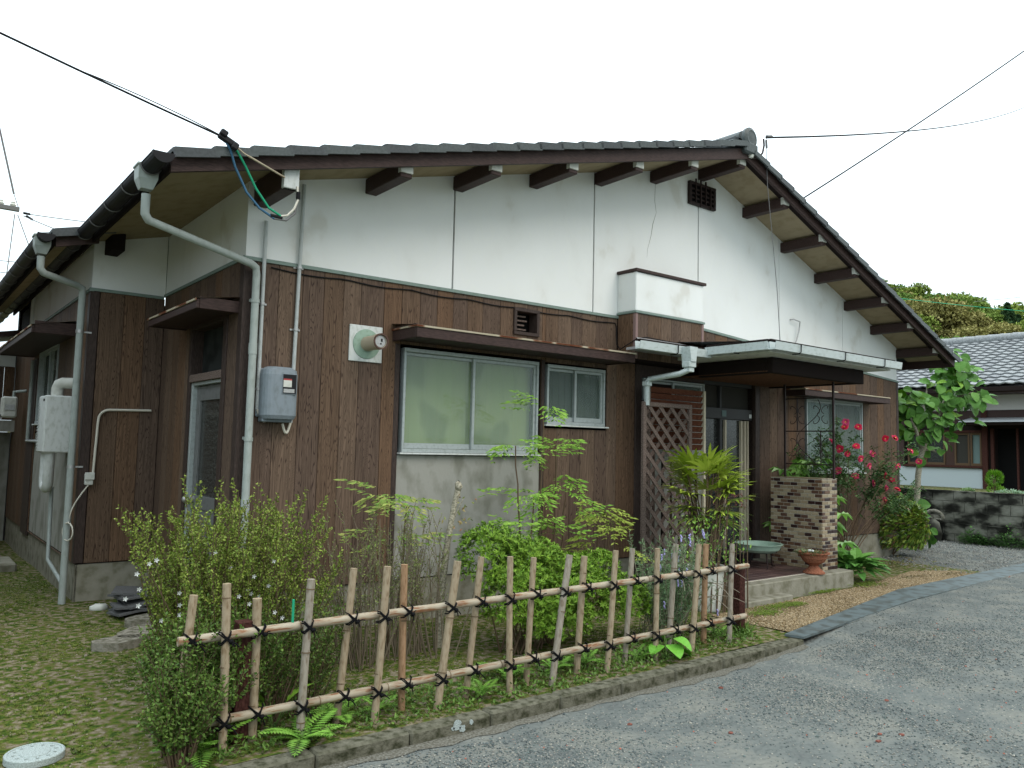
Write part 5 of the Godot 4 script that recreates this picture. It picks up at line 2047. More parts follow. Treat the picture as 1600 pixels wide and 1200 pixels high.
	for q in [["pale green succulent on the block wall before the entrance", 0.52, 0.26, 0.075, Color(0.24, 0.36, 0.24), Color(0.34, 0.46, 0.33)], ["small light green plant on the block wall beside the pale wall panel", -0.22, 0.11, 0.07, Color(0.16, 0.30, 0.10), Color(0.36, 0.44, 0.25)]]:
		var p := thing("low_plant", q[0], "plant", Vector3(14.1, 0.95, q[1]))
		for i in 240:
			var a := R(0, TAU)
			var r := sqrt(R(0, 1))
			leaf(Vector3(14.1 + cos(a) * r * 0.10, 0.955 + R(0, q[3]) * (1.1 - r), q[1] + sin(a) * r * q[2]), Vector3(cos(a) * r, 0.8, sin(a) * r), rdir(), R(0.025, 0.05), 0.02, tint(q[4], q[5]))
		leaves("foliage", M.leaf, p)
	# log lying at the wall foot and the stone under it
	beg()
	var lg := []
	for i in 9:
		var a := PI * i / 8.0
		lg.append(Vector3(13.80, 0.42 + 0.14 * sin(a), -0.72 + 0.17 * cos(a)))
	tube(lg, 0.035, 8)
	tube([Vector3(13.80, 0.42, -0.90), Vector3(13.80, 0.40, -0.55)], 0.022, 6)
	ball(Vector3(13.81, 0.44, -0.72), Vector3(0.02, 0.06, 0.13), 0.15)
	tag(fin("broken_drain_pipe", M.stone), "broken round pipe end sticking out of the block wall", "pipe")
	beg()
	ball(Vector3(13.72, 0.14, -0.74), Vector3(0.14, 0.27, 0.2), 0.08, 10, 8)
	tag(fin("garden_stone", M.block), "dark upright stone against the block wall below the pipe", "stone")
	for q in [["low leafy weed at the block wall foot beside the dark stone", 0.0, 0.24, 0.32], ["low leafy weed at the block wall foot near the picture edge", 0.62, 0.3, 0.4]]:
		var p := thing("weed", q[0], "weed", Vector3(13.75, 0, q[1]))
		for i in 420:
			var a := R(0, TAU)
			var r := sqrt(R(0, 1))
			var hh := R(0.0, q[3]) * (1.1 - r * 0.8)
			leaf(Vector3(13.74 + cos(a) * r * 0.14, hh, q[1] + sin(a) * r * q[2]), Vector3(cos(a), R(-0.2, 0.8), sin(a)), UPV, R(0.04, 0.085), R(0.025, 0.045), tint(Color(0.035, 0.09, 0.02), Color(0.08, 0.17, 0.045)))
		leaves("foliage", M.leaf, p)

func build_next_house() -> void:
	var h := thing("next_house", "plain brown boarded house standing close beside the side yard", "house", Vector3(-4.2, 0, -5))
	pr("foundation", "concrete", -9.0, -4.18, -0.1, 0.4, -13.0, -0.4, h)
	pr("wall", "brown_v", -9.0, -4.2, 0.4, 4.9, -13.0, -0.42, h)
	beg()
	prism([Vector2(-9.7, 4.75), Vector2(-3.55, 4.75), Vector2(-3.55, 4.85), Vector2(-6.6, 6.3), Vector2(-9.7, 4.85)], -13.6, 0.2)
	fin("roof", M.tile_b, h)
	for z in [-3.0, -6.5, -10.0]:
		beg()
		bx(-4.2, -4.17, 1.2, 2.4, z - 0.8, z + 0.8, 0.004)
		var w := fin("window", M.alu, h)
		beg()
		bx(-4.17, -4.165, 1.26, 2.34, z - 0.74, z + 0.74)
		fin("pane", M.door_glass, w)

func crown_mesh(sd: int, squash: float, base: Color, tip: Color, conifer: bool) -> Mesh:
	rng.seed = sd
	LV = PackedVector3Array(); LN = PackedVector3Array(); LC = PackedColorArray()
	var blobs := []
	for i in 26:
		var d := rdir()
		d.y = absf(d.y) * 1.0 - 0.15
		blobs.append([d * Vector3(0.72, 0.62 * squash, 0.72) * R(0.75, 1.0), R(0.22, 0.36)])
	if conifer:
		blobs = []
		for i in 18:
			var t := i / 17.0
			var a := i * 2.4
			blobs.append([Vector3(cos(a) * 0.42 * (1 - t), -0.3 + 1.4 * t, sin(a) * 0.42 * (1 - t)), 0.3 * (1.1 - t)])
	for b in blobs:
		for i in 150:
			var d := rdir()
			if d.y < -0.35:
				d.y = -d.y
			var p: Vector3 = b[0] + d * (b[1] as float) * R(0.82, 1.05)
			leaf(p, (d + rdir(0.9)).normalized(), (d + rdir(0.6)), R(0.06, 0.115), R(0.05, 0.085), tint(base, tip, 0.3), 0.2)
	var arr := []
	arr.resize(Mesh.ARRAY_MAX)
	arr[Mesh.ARRAY_VERTEX] = LV
	arr[Mesh.ARRAY_NORMAL] = LN
	arr[Mesh.ARRAY_COLOR] = LC
	var am := ArrayMesh.new()
	am.add_surface_from_arrays(Mesh.PRIMITIVE_TRIANGLES, arr)
	LV = PackedVector3Array(); LN = PackedVector3Array(); LC = PackedColorArray()
	return am

func hill_y(p: Vector3) -> float:
	# the ridge of the hill runs across the view; a = sideways, b = depth along the view
	var q := p - Vector3(-2.2, 0, 6.4)
	var a := q.dot(RV)
	var b := q.dot(FV)
	var rise := smoothstep(70.0, 150.0, b)
	var top := 23.5 - 2.0 * smoothstep(78.0, 110.0, a) + 2.0 * sin(a * 0.11 + 1.0)
	return -1.0 + rise * top * (0.55 + 0.45 * smoothstep(-60.0, 30.0, a))

func build_hill() -> void:
	beg()
	for i in 26:
		for j in 16:
			var q := []
			for k in [[0, 0], [1, 0], [1, 1], [0, 1]]:
				var a = -60.0 + (i + k[0]) * 10.0
				var b = 66.0 + (j + k[1]) * 8.0
				var p = Vector3(-2.2, 0, 6.4) + RV * a + FV * b
				p.y = hill_y(p)
				q.append(p)
			face([q[0], q[1], q[2]], UPV)
			face([q[0], q[2], q[3]], UPV)
	struct(fin("hill", M.garden))
	var kinds := [
		crown_mesh(101, 1.0, Color(0.13, 0.185, 0.035), Color(0.23, 0.29, 0.07), false),
		crown_mesh(102, 0.9, Color(0.085, 0.15, 0.032), Color(0.16, 0.235, 0.06), false),
		crown_mesh(103, 1.0, Color(0.19, 0.18, 0.06), Color(0.30, 0.275, 0.11), false),
		crown_mesh(104, 1.0, Color(0.03, 0.065, 0.03), Color(0.055, 0.10, 0.042), true),
		crown_mesh(105, 1.0, Color(0.15, 0.22, 0.05), Color(0.22, 0.30, 0.08), false)]
	rng.seed = 77
	var lab := ["yellowish green broadleaf tree in the wood on the hill", "mid green broadleaf tree in the wood on the hill", "olive brown tree in fresh leaf in the wood on the hill", "dark green conifer standing in the wood on the hill", "bright green young tree in the wood on the hill"]
	var eye := Vector3(-2.2, 0, 6.4)
	for j in 13:
		for i in 24:
			var b := 92.0 + j * 5.0 + R(-2, 2)
			var a := 36.0 + i * 4.2 + R(-1.8, 1.8) + (2.3 if j % 2 else 0.0)
			if a / b < 0.43 or a / b > 0.72:
				continue
			var p := eye + RV * a + FV * b
			p.y = hill_y(p)
			var k = [0, 0, 1, 1, 4, 2, 3][rng.randi() % 7]
			if a / b > 0.57 and j > 5 and j < 11 and rng.randf() < 0.5:
				k = 3
			if a / b > 0.5 and a / b < 0.63 and j > 2 and j < 7 and rng.randf() < 0.6:
				k = 2
			var s := R(3.8, 5.8) * (0.75 if k == 3 else 1.0)
			var t := thing("hill_tree", lab[k], "tree", p, "trees of the wooded hill: " + ["yellow green", "mid green", "olive brown", "dark conifers", "bright green"][k])
			beg()
			tube([p - UPV * 0.5, p + UPV * s * 0.9], [0.22, 0.12], 5)
			fin("trunk", M.twig, t)
			var m := MeshInstance3D.new()
			m.mesh = kinds[k]
			m.material_override = M.leaf_far
			m.name = "crown"
			m.transform = Transform3D(Basis(UPV, R(0, TAU)).scaled(Vector3(s, s * R(0.85, 1.1), s)), Vector3(0, s * 0.9, 0))
			t.add_child(m, true)

# ---------------------------------------------------------------- plants
func arc(a: Vector3, d: Vector3, ln: float, bend: Vector3, n := 6) -> Array:
	var pts := [a]
	var p := a
	for i in n:
		var t := float(i + 1) / n
		p += (d + bend * t).normalized() * ln / n
		pts.append(p)
	return pts

func along(pts: Array, t: float) -> Vector3:
	var f := t * (pts.size() - 1)
	var i := mini(int(f), pts.size() - 2)
	return pts[i].lerp(pts[i + 1], f - i)

func taper(r0: float, r1: float, n: int) -> Array:
	var o := []
	for i in n:
		o.append(lerpf(r0, r1, float(i) / (n - 1)))
	return o

func twiggy_bush(t: Node3D, bases: Array, stems: int, hmin: float, hmax: float, spread: Vector3, per: int, l0: float, l1: float, ca: Color, cb: Color, twig: String, side := 7) -> void:
	# many upright stems, each with side twigs carrying pairs of small leaves
	beg()
	for s in stems:
		var b: Array = bases[rng.randi() % bases.size()]
		var o := Vector3(b[0] + R(-0.5, 0.5) * b[2], 0.0, b[1] + R(-0.5, 0.5) * b[3])
		var outw := Vector3((o.x - b[0]) / maxf(b[2], 0.01), 0, (o.z - b[1]) / maxf(b[3], 0.01)) * 1.3
		var d := (UPV + Vector3(R(-1, 1) * spread.x, 0, R(-1, 1) * spread.z) + outw * 0.35).normalized()
		var ln = R(hmin, hmax) * (b[4] if b.size() > 4 else 1.0)
		var pts := arc(o, d, ln, Vector3(R(-0.25, 0.25), 0.25, R(-0.25, 0.25)), 6)
		tube(pts, taper(0.006, 0.0016, 7), 4, false)
		for k in side:
			var tt := R(0.25, 1.0)
			var c := along(pts, tt)
			var sd := (d * 0.9 + rdir(0.75) + UPV * 0.2).normalized()
			var sl := R(0.08, 0.24) * (1.2 - tt * 0.5)
			var sp := arc(c, sd, sl, UPV * 0.3, 3)
			tube(sp, taper(0.0025, 0.001, 4), 3, false)
			for i in per:
				var q := along(sp, (i + 0.4) / per)
				var ld := rdir() + sd * 0.5
				leaf(q, ld, rdir(), R(l0, l1), R(l0, l1) * 0.55, tint(ca, cb, 0.22))
		for i in per:
			var q := along(pts, R(0.55, 1.0))
			leaf(q, rdir() + d * 0.4, rdir(), R(l0, l1), R(l0, l1) * 0.55, tint(ca, cb, 0.22))
	fin("stems", M[twig], t)
	leaves("foliage", M.leaf, t)

func frond_mesh(pairs: int, ln: float, wd: float, a: Color, b: Color, droop: float) -> Mesh:
	# pinnate frond along +x, arching over
	LV = PackedVector3Array(); LN = PackedVector3Array(); LC = PackedColorArray()
	var pts := arc(Vector3.ZERO, Vector3(0.8, 0.75, 0), ln, Vector3(0.3, -droop, 0), 8)
	for i in pairs:
		var t := (i + 1.0) / (pairs + 1.0)
		var p := along(pts, t)
		var w := wd * sin(PI * (0.16 + 0.80 * t)) 
		var fwd: Vector3 = (along(pts, minf(1, t + 0.05)) - along(pts, t - 0.05)).normalized()
		for sg in [-1.0, 1.0]:
			leaf(p, Vector3(0, -0.06, sg) + fwd * 0.45, UPV, w, ln / pairs * 1.05, tint(a, b, 0.12), 0.08)
	leaf(pts[7], pts[8] - pts[7], UPV, ln * 0.14, ln * 0.05, b)
	for i in 8:
		leaf(pts[i], pts[i + 1] - pts[i], UPV, ln / 8 * 1.1, 0.004, a * 0.8)
	var arr := []
	arr.resize(Mesh.ARRAY_MAX)
	arr[Mesh.ARRAY_VERTEX] = LV
	arr[Mesh.ARRAY_NORMAL] = LN
	arr[Mesh.ARRAY_COLOR] = LC
	var am := ArrayMesh.new()
	am.add_surface_from_arrays(Mesh.PRIMITIVE_TRIANGLES, arr)
	LV = PackedVector3Array(); LN = PackedVector3Array(); LC = PackedColorArray()
	return am

func blade_mesh(ln: float, wd: float, droop: float, wave: float, a: Color, tooth := 0.0) -> Mesh:
	# one broad leaf along +x with a channelled midrib and side veins
	beg()
	var n := 9
	var rows := []
	for i in n + 1:
		var t := float(i) / n
		var w := wd * 0.5 * pow(sin(PI * pow(t, 0.75) * 0.985 + 0.012), 0.75) * (1.0 + (tooth if i % 2 else -tooth))
		var y := ln * (0.10 * t - droop * t * t)
		var x := ln * t * (1.0 - droop * 0.25 * t)
		rows.append([Vector3(x, y + w * 0.22 + wave * R(-1, 1) * wd, w), Vector3(x, y, 0), Vector3(x, y + w * 0.22 + wave * R(-1, 1) * wd, -w)])
	for i in n:
		for s in 2:
			COL = a * (1.0 if i % 2 else 0.93)
			COL.a = 1
			face([rows[i][s], rows[i][s + 1], rows[i + 1][s + 1]], UPV)
			face([rows[i][s], rows[i + 1][s + 1], rows[i + 1][s]], UPV)
	COL = Color.WHITE
	return st.commit()

func place_leaf(mesh: Mesh, called: String, parent: Node, p: Vector3, d: Vector3, up: Vector3, sc: float, mat: Material) -> void:
	var m := MeshInstance3D.new()
	m.mesh = mesh
	m.material_override = mat
	m.name = called
	d = d.normalized()
	var z := d.cross(up)
	if z.length_squared() < 1e-5:
		z = d.cross(Vector3(1, 0.2, 0.3))
	z = z.normalized()
	var y := z.cross(d)
	m.transform = Transform3D(Basis(d * sc, y * sc, z * sc), p - off(parent))
	parent.add_child(m, true)

func build_plants() -> void:
	rng.seed = 5
	# big fine-leaved bush at the fence's left end, with a few white flowers
	var b := thing("flowering_bush", "large fine leaved green bush with tiny white flowers at the fence end", "bush", Vector3(-0.45, 0, 1.2))
	twiggy_bush(b, [[-0.62, 1.15, 0.22, 0.35, 0.95], [-0.42, 1.25, 0.28, 0.35, 1.04], [-0.18, 1.25, 0.25, 0.4, 1.0], [-0.50, 0.9, 0.22, 0.3, 0.97]], 235, 0.60, 1.28, Vector3(0.30, 0, 0.26), 20, 0.013, 0.027, Color(0.105, 0.175, 0.024), Color(0.24, 0.29, 0.055), "twig", 12)
	for i in 26:
		beg()
		var c := Vector3(-0.75 + R(-0.42, 0.5), R(0.55, 0.95), 1.45 + R(-0.1, 0.3))
		for k in 5:
			var a := TAU * k / 5
			var d := Vector3(cos(a), sin(a), 0.3)
			face([c, c + d.rotated(Vector3(0, 0, 1), -0.5) * 0.009, c + d * 0.016, c + d.rotated(Vector3(0, 0, 1), 0.5) * 0.009], Vector3(0, 0, 1))
		fin("flower", M.white, b)
	b = thing("low_bush", "dense darker green bush spilling round the near end of the bamboo rails", "bush", Vector3(-0.95, 0, 1.95))
	twiggy_bush(b, [[-0.90, 1.85, 0.18, 0.3, 0.95], [-0.82, 1.98, 0.2, 0.2, 0.9], [-0.66, 1.75, 0.22, 0.3, 1.0], [-0.98, 2.22, 0.10, 0.05, 0.6], [-0.98, 2.10, 0.1, 0.1, 0.8]], 150, 0.34, 0.68, Vector3(0.18, 0, 0.22), 17, 0.014, 0.030, Color(0.05, 0.105, 0.02), Color(0.12, 0.19, 0.036), "twig", 13)
	b = thing("clipped_bush", "low green bush growing between the fence canes below the big bush", "bush", Vector3(-0.3, 0, 1.8))
	twiggy_bush(b, [[-0.30, 1.75, 0.5, 0.35, 1.0], [-0.55, 1.9, 0.3, 0.2, 0.9]], 130, 0.35, 0.62, Vector3(0.3, 0, 0.3), 14, 0.014, 0.028, Color(0.045, 0.09, 0.018), Color(0.12, 0.18, 0.034), "twig", 10)
	# sparse pale-twigged shrub in front of the grey panel
	b = thing("sparse_shrub", "sparse shrub of thin pale twigs and few leaves before the grey wall panel", "shrub", Vector3(0.9, 0, 1.15))
	twiggy_bush(b, [[0.55, 1.15, 0.25, 0.3, 1.0], [0.90, 1.1, 0.3, 0.3, 1.0], [1.18, 1.15, 0.25, 0.3, 0.95]], 75, 0.70, 1.15, Vector3(0.22, 0, 0.2), 8, 0.011, 0.022, Color(0.10, 0.14, 0.035), Color(0.20, 0.24, 0.07), "twig_mid", 9)
	# cut stem
	var s := thing("cut_trunk", "grey pruned trunk leaning before the grey wall panel", "tree trunk", Vector3(1.35, 0, 1.0))
	beg()
	tube([Vector3(1.33, -0.05, 1.0), Vector3(1.335, 0.4, 1.0), Vector3(1.38, 0.8, 1.0), Vector3(1.43, 1.08, 1.0), Vector3(1.47, 1.24, 1.0)], [0.036, 0.031, 0.026, 0.022, 0.025], 9)
	ball(Vector3(1.475, 1.27, 1.0), Vector3(0.036, 0.045, 0.036), 0.2, 8, 6)
	fin("trunk", M.bark, s)
	beg()
	tube(arc(Vector3(1.41, 0.95, 1.0), Vector3(0.4, 1, 0), 0.25, Vector3(0.4, 0.3, 0)), taper(0.008, 0.003, 7), 5)
	tube(arc(Vector3(1.36, 0.7, 1.0), Vector3(-0.5, 1, 0.1), 0.35, Vector3(-0.1, 0.6, 0)), taper(0.008, 0.003, 7), 5)
	fin("shoot", M.bark, s)
	for i in 40:
		leaf(Vector3(1.50 + R(-0.14, 0.14), 1.02 + R(-0.12, 0.18), 1.0 + R(-0.08, 0.08)), rdir() + UPV * 0.3, rdir(), R(0.025, 0.05), 0.016, tint(Color(0.38, 0.17, 0.10), Color(0.22, 0.30, 0.09)))
	leaves("young_leaves", M.leaf, s)
	# azalea: two mounds of leaf rosettes
	b = thing("azalea", "dense rounded bright green azalea bush behind the fence", "bush", Vector3(1.95, 0, 1.35))
	beg()
	for i in 26:
		var a := R(0, TAU)
		tube(arc(Vector3(1.9 + R(-0.25, 0.3), 0, 1.4 + R(-0.1, 0.1)), Vector3(cos(a) * 0.4, 1, sin(a) * 0.3), R(0.4, 0.75), Vector3.ZERO, 4), taper(0.009, 0.003, 5), 5, false)
	fin("stems", M.twig, b)
	var mounds := [[Vector3(1.62, 0.70, 1.28), Vector3(0.27, 0.29, 0.28)], [Vector3(1.95, 0.62, 1.35), Vector3(0.30, 0.25, 0.30)], [Vector3(2.25, 0.52, 1.42), Vector3(0.28, 0.22, 0.28)], [Vector3(1.75, 0.42, 1.5), Vector3(0.33, 0.28, 0.28)], [Vector3(2.25, 0.35, 1.6), Vector3(0.30, 0.26, 0.25)], [Vector3(1.95, 0.28, 1.7), Vector3(0.28, 0.22, 0.22)], [Vector3(2.62, 0.55, 1.45), Vector3(0.20, 0.19, 0.2)], [Vector3(2.72, 0.33, 1.68), Vector3(0.22, 0.22, 0.2)]]
	for m in mounds:
		var n := int(11500.0 * (m[1].x as float) * (m[1].x as float))
		for i in n:
			var d := rdir()
			if d.y < -0.5:
				d.y = -d.y
			var c: Vector3 = m[0] + d * m[1] * R(0.72, 1.06)
			if c.y < 0.05:
				continue
			var ax := (d + UPV * 0.55 + rdir(0.35)).normalized()
			for k in 7:
				var sdv := ax.cross(rdir()).normalized()
				leaf(c, ax * R(0.35, 0.9) + sdv, ax, R(0.028, 0.046), R(0.0075, 0.0115), tint(Color(0.075, 0.17, 0.014), Color(0.20, 0.325, 0.035), 0.22))
	leaves("foliage", M.leaf, b)
	# nandina: canes with tiers of compound leaves
	var stems := [
		["tall slender nandina with bright leaf tiers in front of the big window edge", [[Vector3(2.70, 0, 0.60), 2.0, Vector3(-0.02, 1, 0)], [Vector3(2.50, 0, 0.62), 1.62, Vector3(-0.10, 1, 0.02)], [Vector3(2.60, 0, 0.55), 1.15, Vector3(0.02, 1, 0)]], Color(0.12, 0.27, 0.03), Color(0.26, 0.42, 0.07)],
		["green nandina with spreading leaves before the siding under the small window", [[Vector3(2.92, 0, 0.55), 1.62, Vector3(0.02, 1, 0)], [Vector3(3.0, 0, 0.52), 1.25, Vector3(0.06, 1, 0)]], Color(0.11, 0.25, 0.03), Color(0.24, 0.40, 0.06)],
		["yellowish nandina clump beside the lattice panel", [[Vector3(3.50, 0, 0.55), 0.98, Vector3(0.03, 1, 0)], [Vector3(3.62, 0, 0.52), 0.86, Vector3(0.12, 1, 0)]], Color(0.17, 0.26, 0.03), Color(0.36, 0.42, 0.09)],
		["small nandina with orange tinged leaf tips in front of the panel post", [[Vector3(0.95, 0, 0.85), 1.20, Vector3(-0.04, 1, 0)], [Vector3(1.02, 0, 0.82), 1.12, Vector3(0.12, 1, 0)]], Color(0.12, 0.25, 0.04), Color(0.30, 0.30, 0.09)]]
	for q in stems:
		var t := thing("nandina", q[0], "nandina", q[1][0][0], "nandina plants along the wall")
		for c in q[1]:
			beg()
			var pts := arc(c[0], c[2], c[1], Vector3(R(-0.06, 0.06), 0.4, R(-0.05, 0.05)), 9)
			for i in range(1, 9):
				pts[i] += Vector3(R(-1, 1), 0, R(-1, 1)) * 0.012
			tube(pts, taper(0.011, 0.006, 10), 6)
			fin("cane", M.twig, t)
			var tiers := 3 if c[1] > 1.4 else 2
			for k in tiers:
				var p := along(pts, 1.0 - 0.24 * k - (0.0 if k == 0 else R(0, 0.08)))
				var nf := 4 if k == 0 else 2
				for f in nf:
					var a := TAU * (f + R(-0.3, 0.3)) / nf + k
					compound(p, Vector3(cos(a), 0.45, sin(a) * 0.6), R(0.26, 0.42) * (0.8 if k == 0 else 1.0), q[2], q[3])
		leaves("foliage", M.leaf, t)
	# thin bare canes near the step
	var cn := thing("bare_canes", "cluster of thin bare grey canes rising between the fence and porch step", "shrub", Vector3(4.6, 0, 1.35))
	for i in 13:
		beg()
		var o := Vector3(4.25 + i * 0.045 + R(-0.02, 0.02), 0, 1.42 + R(-0.15, 0.08))
		tube(arc(o, Vector3(R(-0.04, 0.08), 1, 0), R(0.55, 1.05), Vector3(R(-0.05, 0.1), 0, 0)), taper(0.009, 0.004, 7), 5)
		fin("cane", M.twig, cn)
	for i in 520:
		leaf(Vector3(4.25 + R(-0.35, 0.45), R(0.45, 0.98), 1.3 + R(-0.25, 0.25)), rdir() + Vector3(0, -0.2, 0), UPV, R(0.03, 0.06), 0.02, tint(Color(0.10, 0.22, 0.03), Color(0.22, 0.34, 0.07)))
	leaves("foliage", M.leaf, cn)
	# lady palm in a white pot
	beg()
	lathe(Vector3(4.40, 0.0, 1.22), [Vector2(0, 0.0), Vector2(0.12, 0.0), Vector2(0.13, 0.02), Vector2(0.165, 0.30), Vector2(0.18, 0.40), Vector2(0.20, 0.41), Vector2(0.20, 0.45), Vector2(0.175, 0.45), Vector2(0.165, 0.40), Vector2(0, 0.39)], 28)
	tag(fin("plant_pot", M.ceramic), "off white plant pot behind the end of the fence", "plant pot")
	var pm := thing("lady_palm", "lady palm with yellowish green fan leaves growing from the white pot", "palm", Vector3(4.40, 0.4, 1.22))
	var ct := []
	for i in 46:
		var dd := rdir() * R(0.7, 1.0)
		ct.append([dd.x, dd.y, dd.z])
	for i in ct.size():
		var hub := Vector3(4.62, 1.17, 1.02) + RV * (ct[i][0] as float) * 0.30 + UPV * (ct[i][1] as float) * 0.40 - FV * (ct[i][2] as float) * 0.2
		var o := Vector3(4.40 + R(-0.07, 0.07), 0.39, 1.22 + R(-0.07, 0.07))
		var fr := Node3D.new()
		fr.name = "frond"
		pm.add_child(fr, true)
		beg()
		tube([o, o.lerp(hub, 0.5) + UPV * 0.06, hub], [0.009, 0.006, 0.004], 5)
		fin("stalk", M.twig, fr)
		var az := R(0, TAU)
		var outd = (RV * (cos(az) * 0.6 + ct[i][0] * 2.2) - FV * (sin(az) * 0.5 + 0.45)).normalized()
		var e1: Vector3 = (outd * 0.8 + UPV * (R(0.1, 0.55) + 0.7 * ct[i][1])).normalized()
		var e2: Vector3 = e1.cross(UPV).normalized()
		var fn: Vector3 = e2.cross(e1).normalized()
		var nb := 11
		for k in nb:
			var an := lerpf(-2.0, 2.0, (k + 0.5) / nb) + R(-0.07, 0.07)
			var d: Vector3 = (e1 * cos(an) + e2 * sin(an) + fn * 0.12).normalized()
			var ln := R(0.24, 0.34)
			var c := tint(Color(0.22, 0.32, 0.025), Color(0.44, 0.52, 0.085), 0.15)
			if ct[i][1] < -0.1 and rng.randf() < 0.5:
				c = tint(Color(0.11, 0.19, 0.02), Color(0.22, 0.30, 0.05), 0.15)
			var p: Vector3 = hub
			var wds := [0.014, 0.034, 0.038, 0.026, 0.003]
			for j in 4:
				var nx: Vector3 = p + (d - UPV * (0.05 * j * j)).normalized() * ln / 4
				var side: Vector3 = (nx - p).cross(fn).normalized()
				var nn: Vector3 = side.cross(nx - p).normalized()
				for v in [[p - side * wds[j] * 0.5, nx + side * wds[j + 1] * 0.5, p + side * wds[j] * 0.5], [p - side * wds[j] * 0.5, nx - side * wds[j + 1] * 0.5, nx + side * wds[j + 1] * 0.5]]:
					for w in v:
						LV.append(w); LN.append(nn); LC.append(c)
				p = nx
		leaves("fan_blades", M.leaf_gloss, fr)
	# lavender through the fence
	var lv := thing("lavender", "grey green lavender with pale violet spikes leaning through the fence", "lavender", Vector3(3.2, 0, 1.75))
	beg()
	for i in 85:
		var o := Vector3(3.15 + R(-0.2, 0.2), 0.02, 1.75 + R(-0.15, 0.15))
		var pts := arc(o, Vector3(R(-0.45, 0.45), 1, R(-0.25, 0.5)), R(0.45, 0.95), Vector3(R(-0.3, 0.3), R(-0.1, 0.4), R(-0.1, 0.3)), 6)
		tube(pts, taper(0.004, 0.0016, 7), 4, false)
		for k in 120:
			var q := along(pts, R(0.2, 1.0))
			leaf(q, rdir() + UPV * 0.5, rdir(), R(0.022, 0.052), 0.0065, tint(Color(0.10, 0.175, 0.085), Color(0.21, 0.31, 0.15), 0.2))
	for i in 8:
		var o := Vector3(3.2 + R(-0.15, 0.2), R(0.3, 0.55), 1.95)
		tube(arc(o, Vector3(R(-0.5, 1), 0.5, 0.5), R(0.3, 0.5), Vector3(0, -0.9, 0)), taper(0.004, 0.002, 7), 4, false)
	fin("stems", M.twig_pale, lv)
	leaves("foliage", M.leaf, lv)
	var violet := sm(C(0.36, 0.33, 0.58), 0.8)
	for i in 26:
		beg()
		var c := Vector3(3.22 + R(-0.34, 0.5), R(0.18, 0.92), 1.85 + R(-0.2, 0.25))
		for k in 6:
			ball(c + Vector3(R(-0.005, 0.005), k * 0.009, R(-0.005, 0.005)), Vector3.ONE * 0.008, 0.2, 5, 4)
		fin("flower_spike", violet, lv)
	# small red maple wisp behind the palm
	var mp := thing("red_maple", "thin red leaved maple twigs behind the lady palm", "maple", Vector3(5.3, 0.2, 0.8))
	beg()
	tube([Vector3(4.95, 0.25, 0.85), Vector3(5.0, 0.8, 0.82), Vector3(5.25, 1.08, 0.8), Vector3(5.55, 1.12, 0.8)], [0.008, 0.006, 0.004, 0.002], 5)
	fin("stem", M.twig, mp)
	for i in 170:
		var t := rng.randf()
		leaf(Vector3(5.05 + t * 0.55, 1.10 + R(-0.10, 0.07) - 0.05 * t, 0.8 + R(-0.12, 0.12)), rdir() + Vector3(0.5, -0.2, 0), UPV, R(0.03, 0.06), 0.012, tint(Color(0.16, 0.045, 0.045), Color(0.30, 0.11, 0.09)))
	leaves("foliage", M.leaf, mp)
	# fatsia behind the mosaic wall
	var fs := thing("fatsia", "glossy fatsia with lobed leaves behind the mosaic wall", "fatsia", Vector3(7.7, 0, 0.35))
	var fm := []
	for v in 2:
		fm.append(lobed_mesh(0.30, Color(0.115, 0.26, 0.045) if v == 0 else Color(0.17, 0.34, 0.06)))
	for i in 34:
		var p := Vector3(R(7.15, 8.1), R(0.35, 1.45), R(0.15, 0.75))
		if i < 12:
			p = Vector3(R(7.15, 7.45), R(0.35, 1.15), R(0.6, 1.05))
		elif i < 22:
			p = Vector3(R(7.0, 7.9), R(1.25, 1.62), R(0.25, 0.8))
		beg()
		tube([Vector3(7.7, 0.1 + p.y * 0.45, 0.35), p.lerp(Vector3(7.7, p.y, 0.35), 0.5) + UPV * 0.04, p], [0.008, 0.006, 0.004], 5)
		fin("stalk", M.leaf_stalk, fs)
		var d := (p - Vector3(7.6, p.y, 0.35)).normalized() + Vector3(-0.3, -0.45, 0.5) + rdir(0.35)
		place_leaf(fm[i % 2], "leaf", fs, p, d, UPV + Vector3(-0.3, 0, 0.5), R(0.75, 1.15), M.leaf_gloss)
	beg()
	tube([Vector3(7.7, 0, 0.35), Vector3(7.68, 0.6, 0.36), Vector3(7.72, 1.2, 0.34)], [0.02, 0.017, 0.012], 7)
	fin("stem", M.twig, fs)
	# rose
	var rs := thing("rose_bush", "climbing rose bush with red flowers in front of the wing window", "rose bush", Vector3(8.6, 0, 0.45))
	rs.set_meta("label", "rose bush with many red flowers against the brown wall beyond the porch")
	beg()
	var tips := []
	for i in 30:
		var o := Vector3(8.5 + R(-0.25, 0.25), 0.05, 0.35 + R(-0.1, 0.15))
		var a := R(-1.0, 1.25)
		var pts := arc(o, Vector3(a * 0.55, 1.25, R(-0.15, 0.3)), R(1.5, 2.2), Vector3(a * 1.1, -0.25 - absf(a) * 0.4, 0.1), 9)
		tube(pts, taper(0.008, 0.003, 10), 5, false)
		tips.append(pts[9])
		tips.append(along(pts, R(0.6, 0.9)))
		for k in 52:
			var q := along(pts, R(0.6, 1.0)) + rdir(R(0.0, 0.18))
			var d := rdir() + UPV * 0.1
			for f in 5:
				var side := d.cross(UPV).normalized()
				leaf(q + d.normalized() * 0.02 * f, d + side * (0.9 if f % 2 else -0.9), UPV, R(0.04, 0.065), R(0.024, 0.038), tint(Color(0.035, 0.085, 0.026), Color(0.095, 0.175, 0.06), 0.2))
	fin("stems", M.twig, rs)
	leaves("foliage", M.leaf, rs)
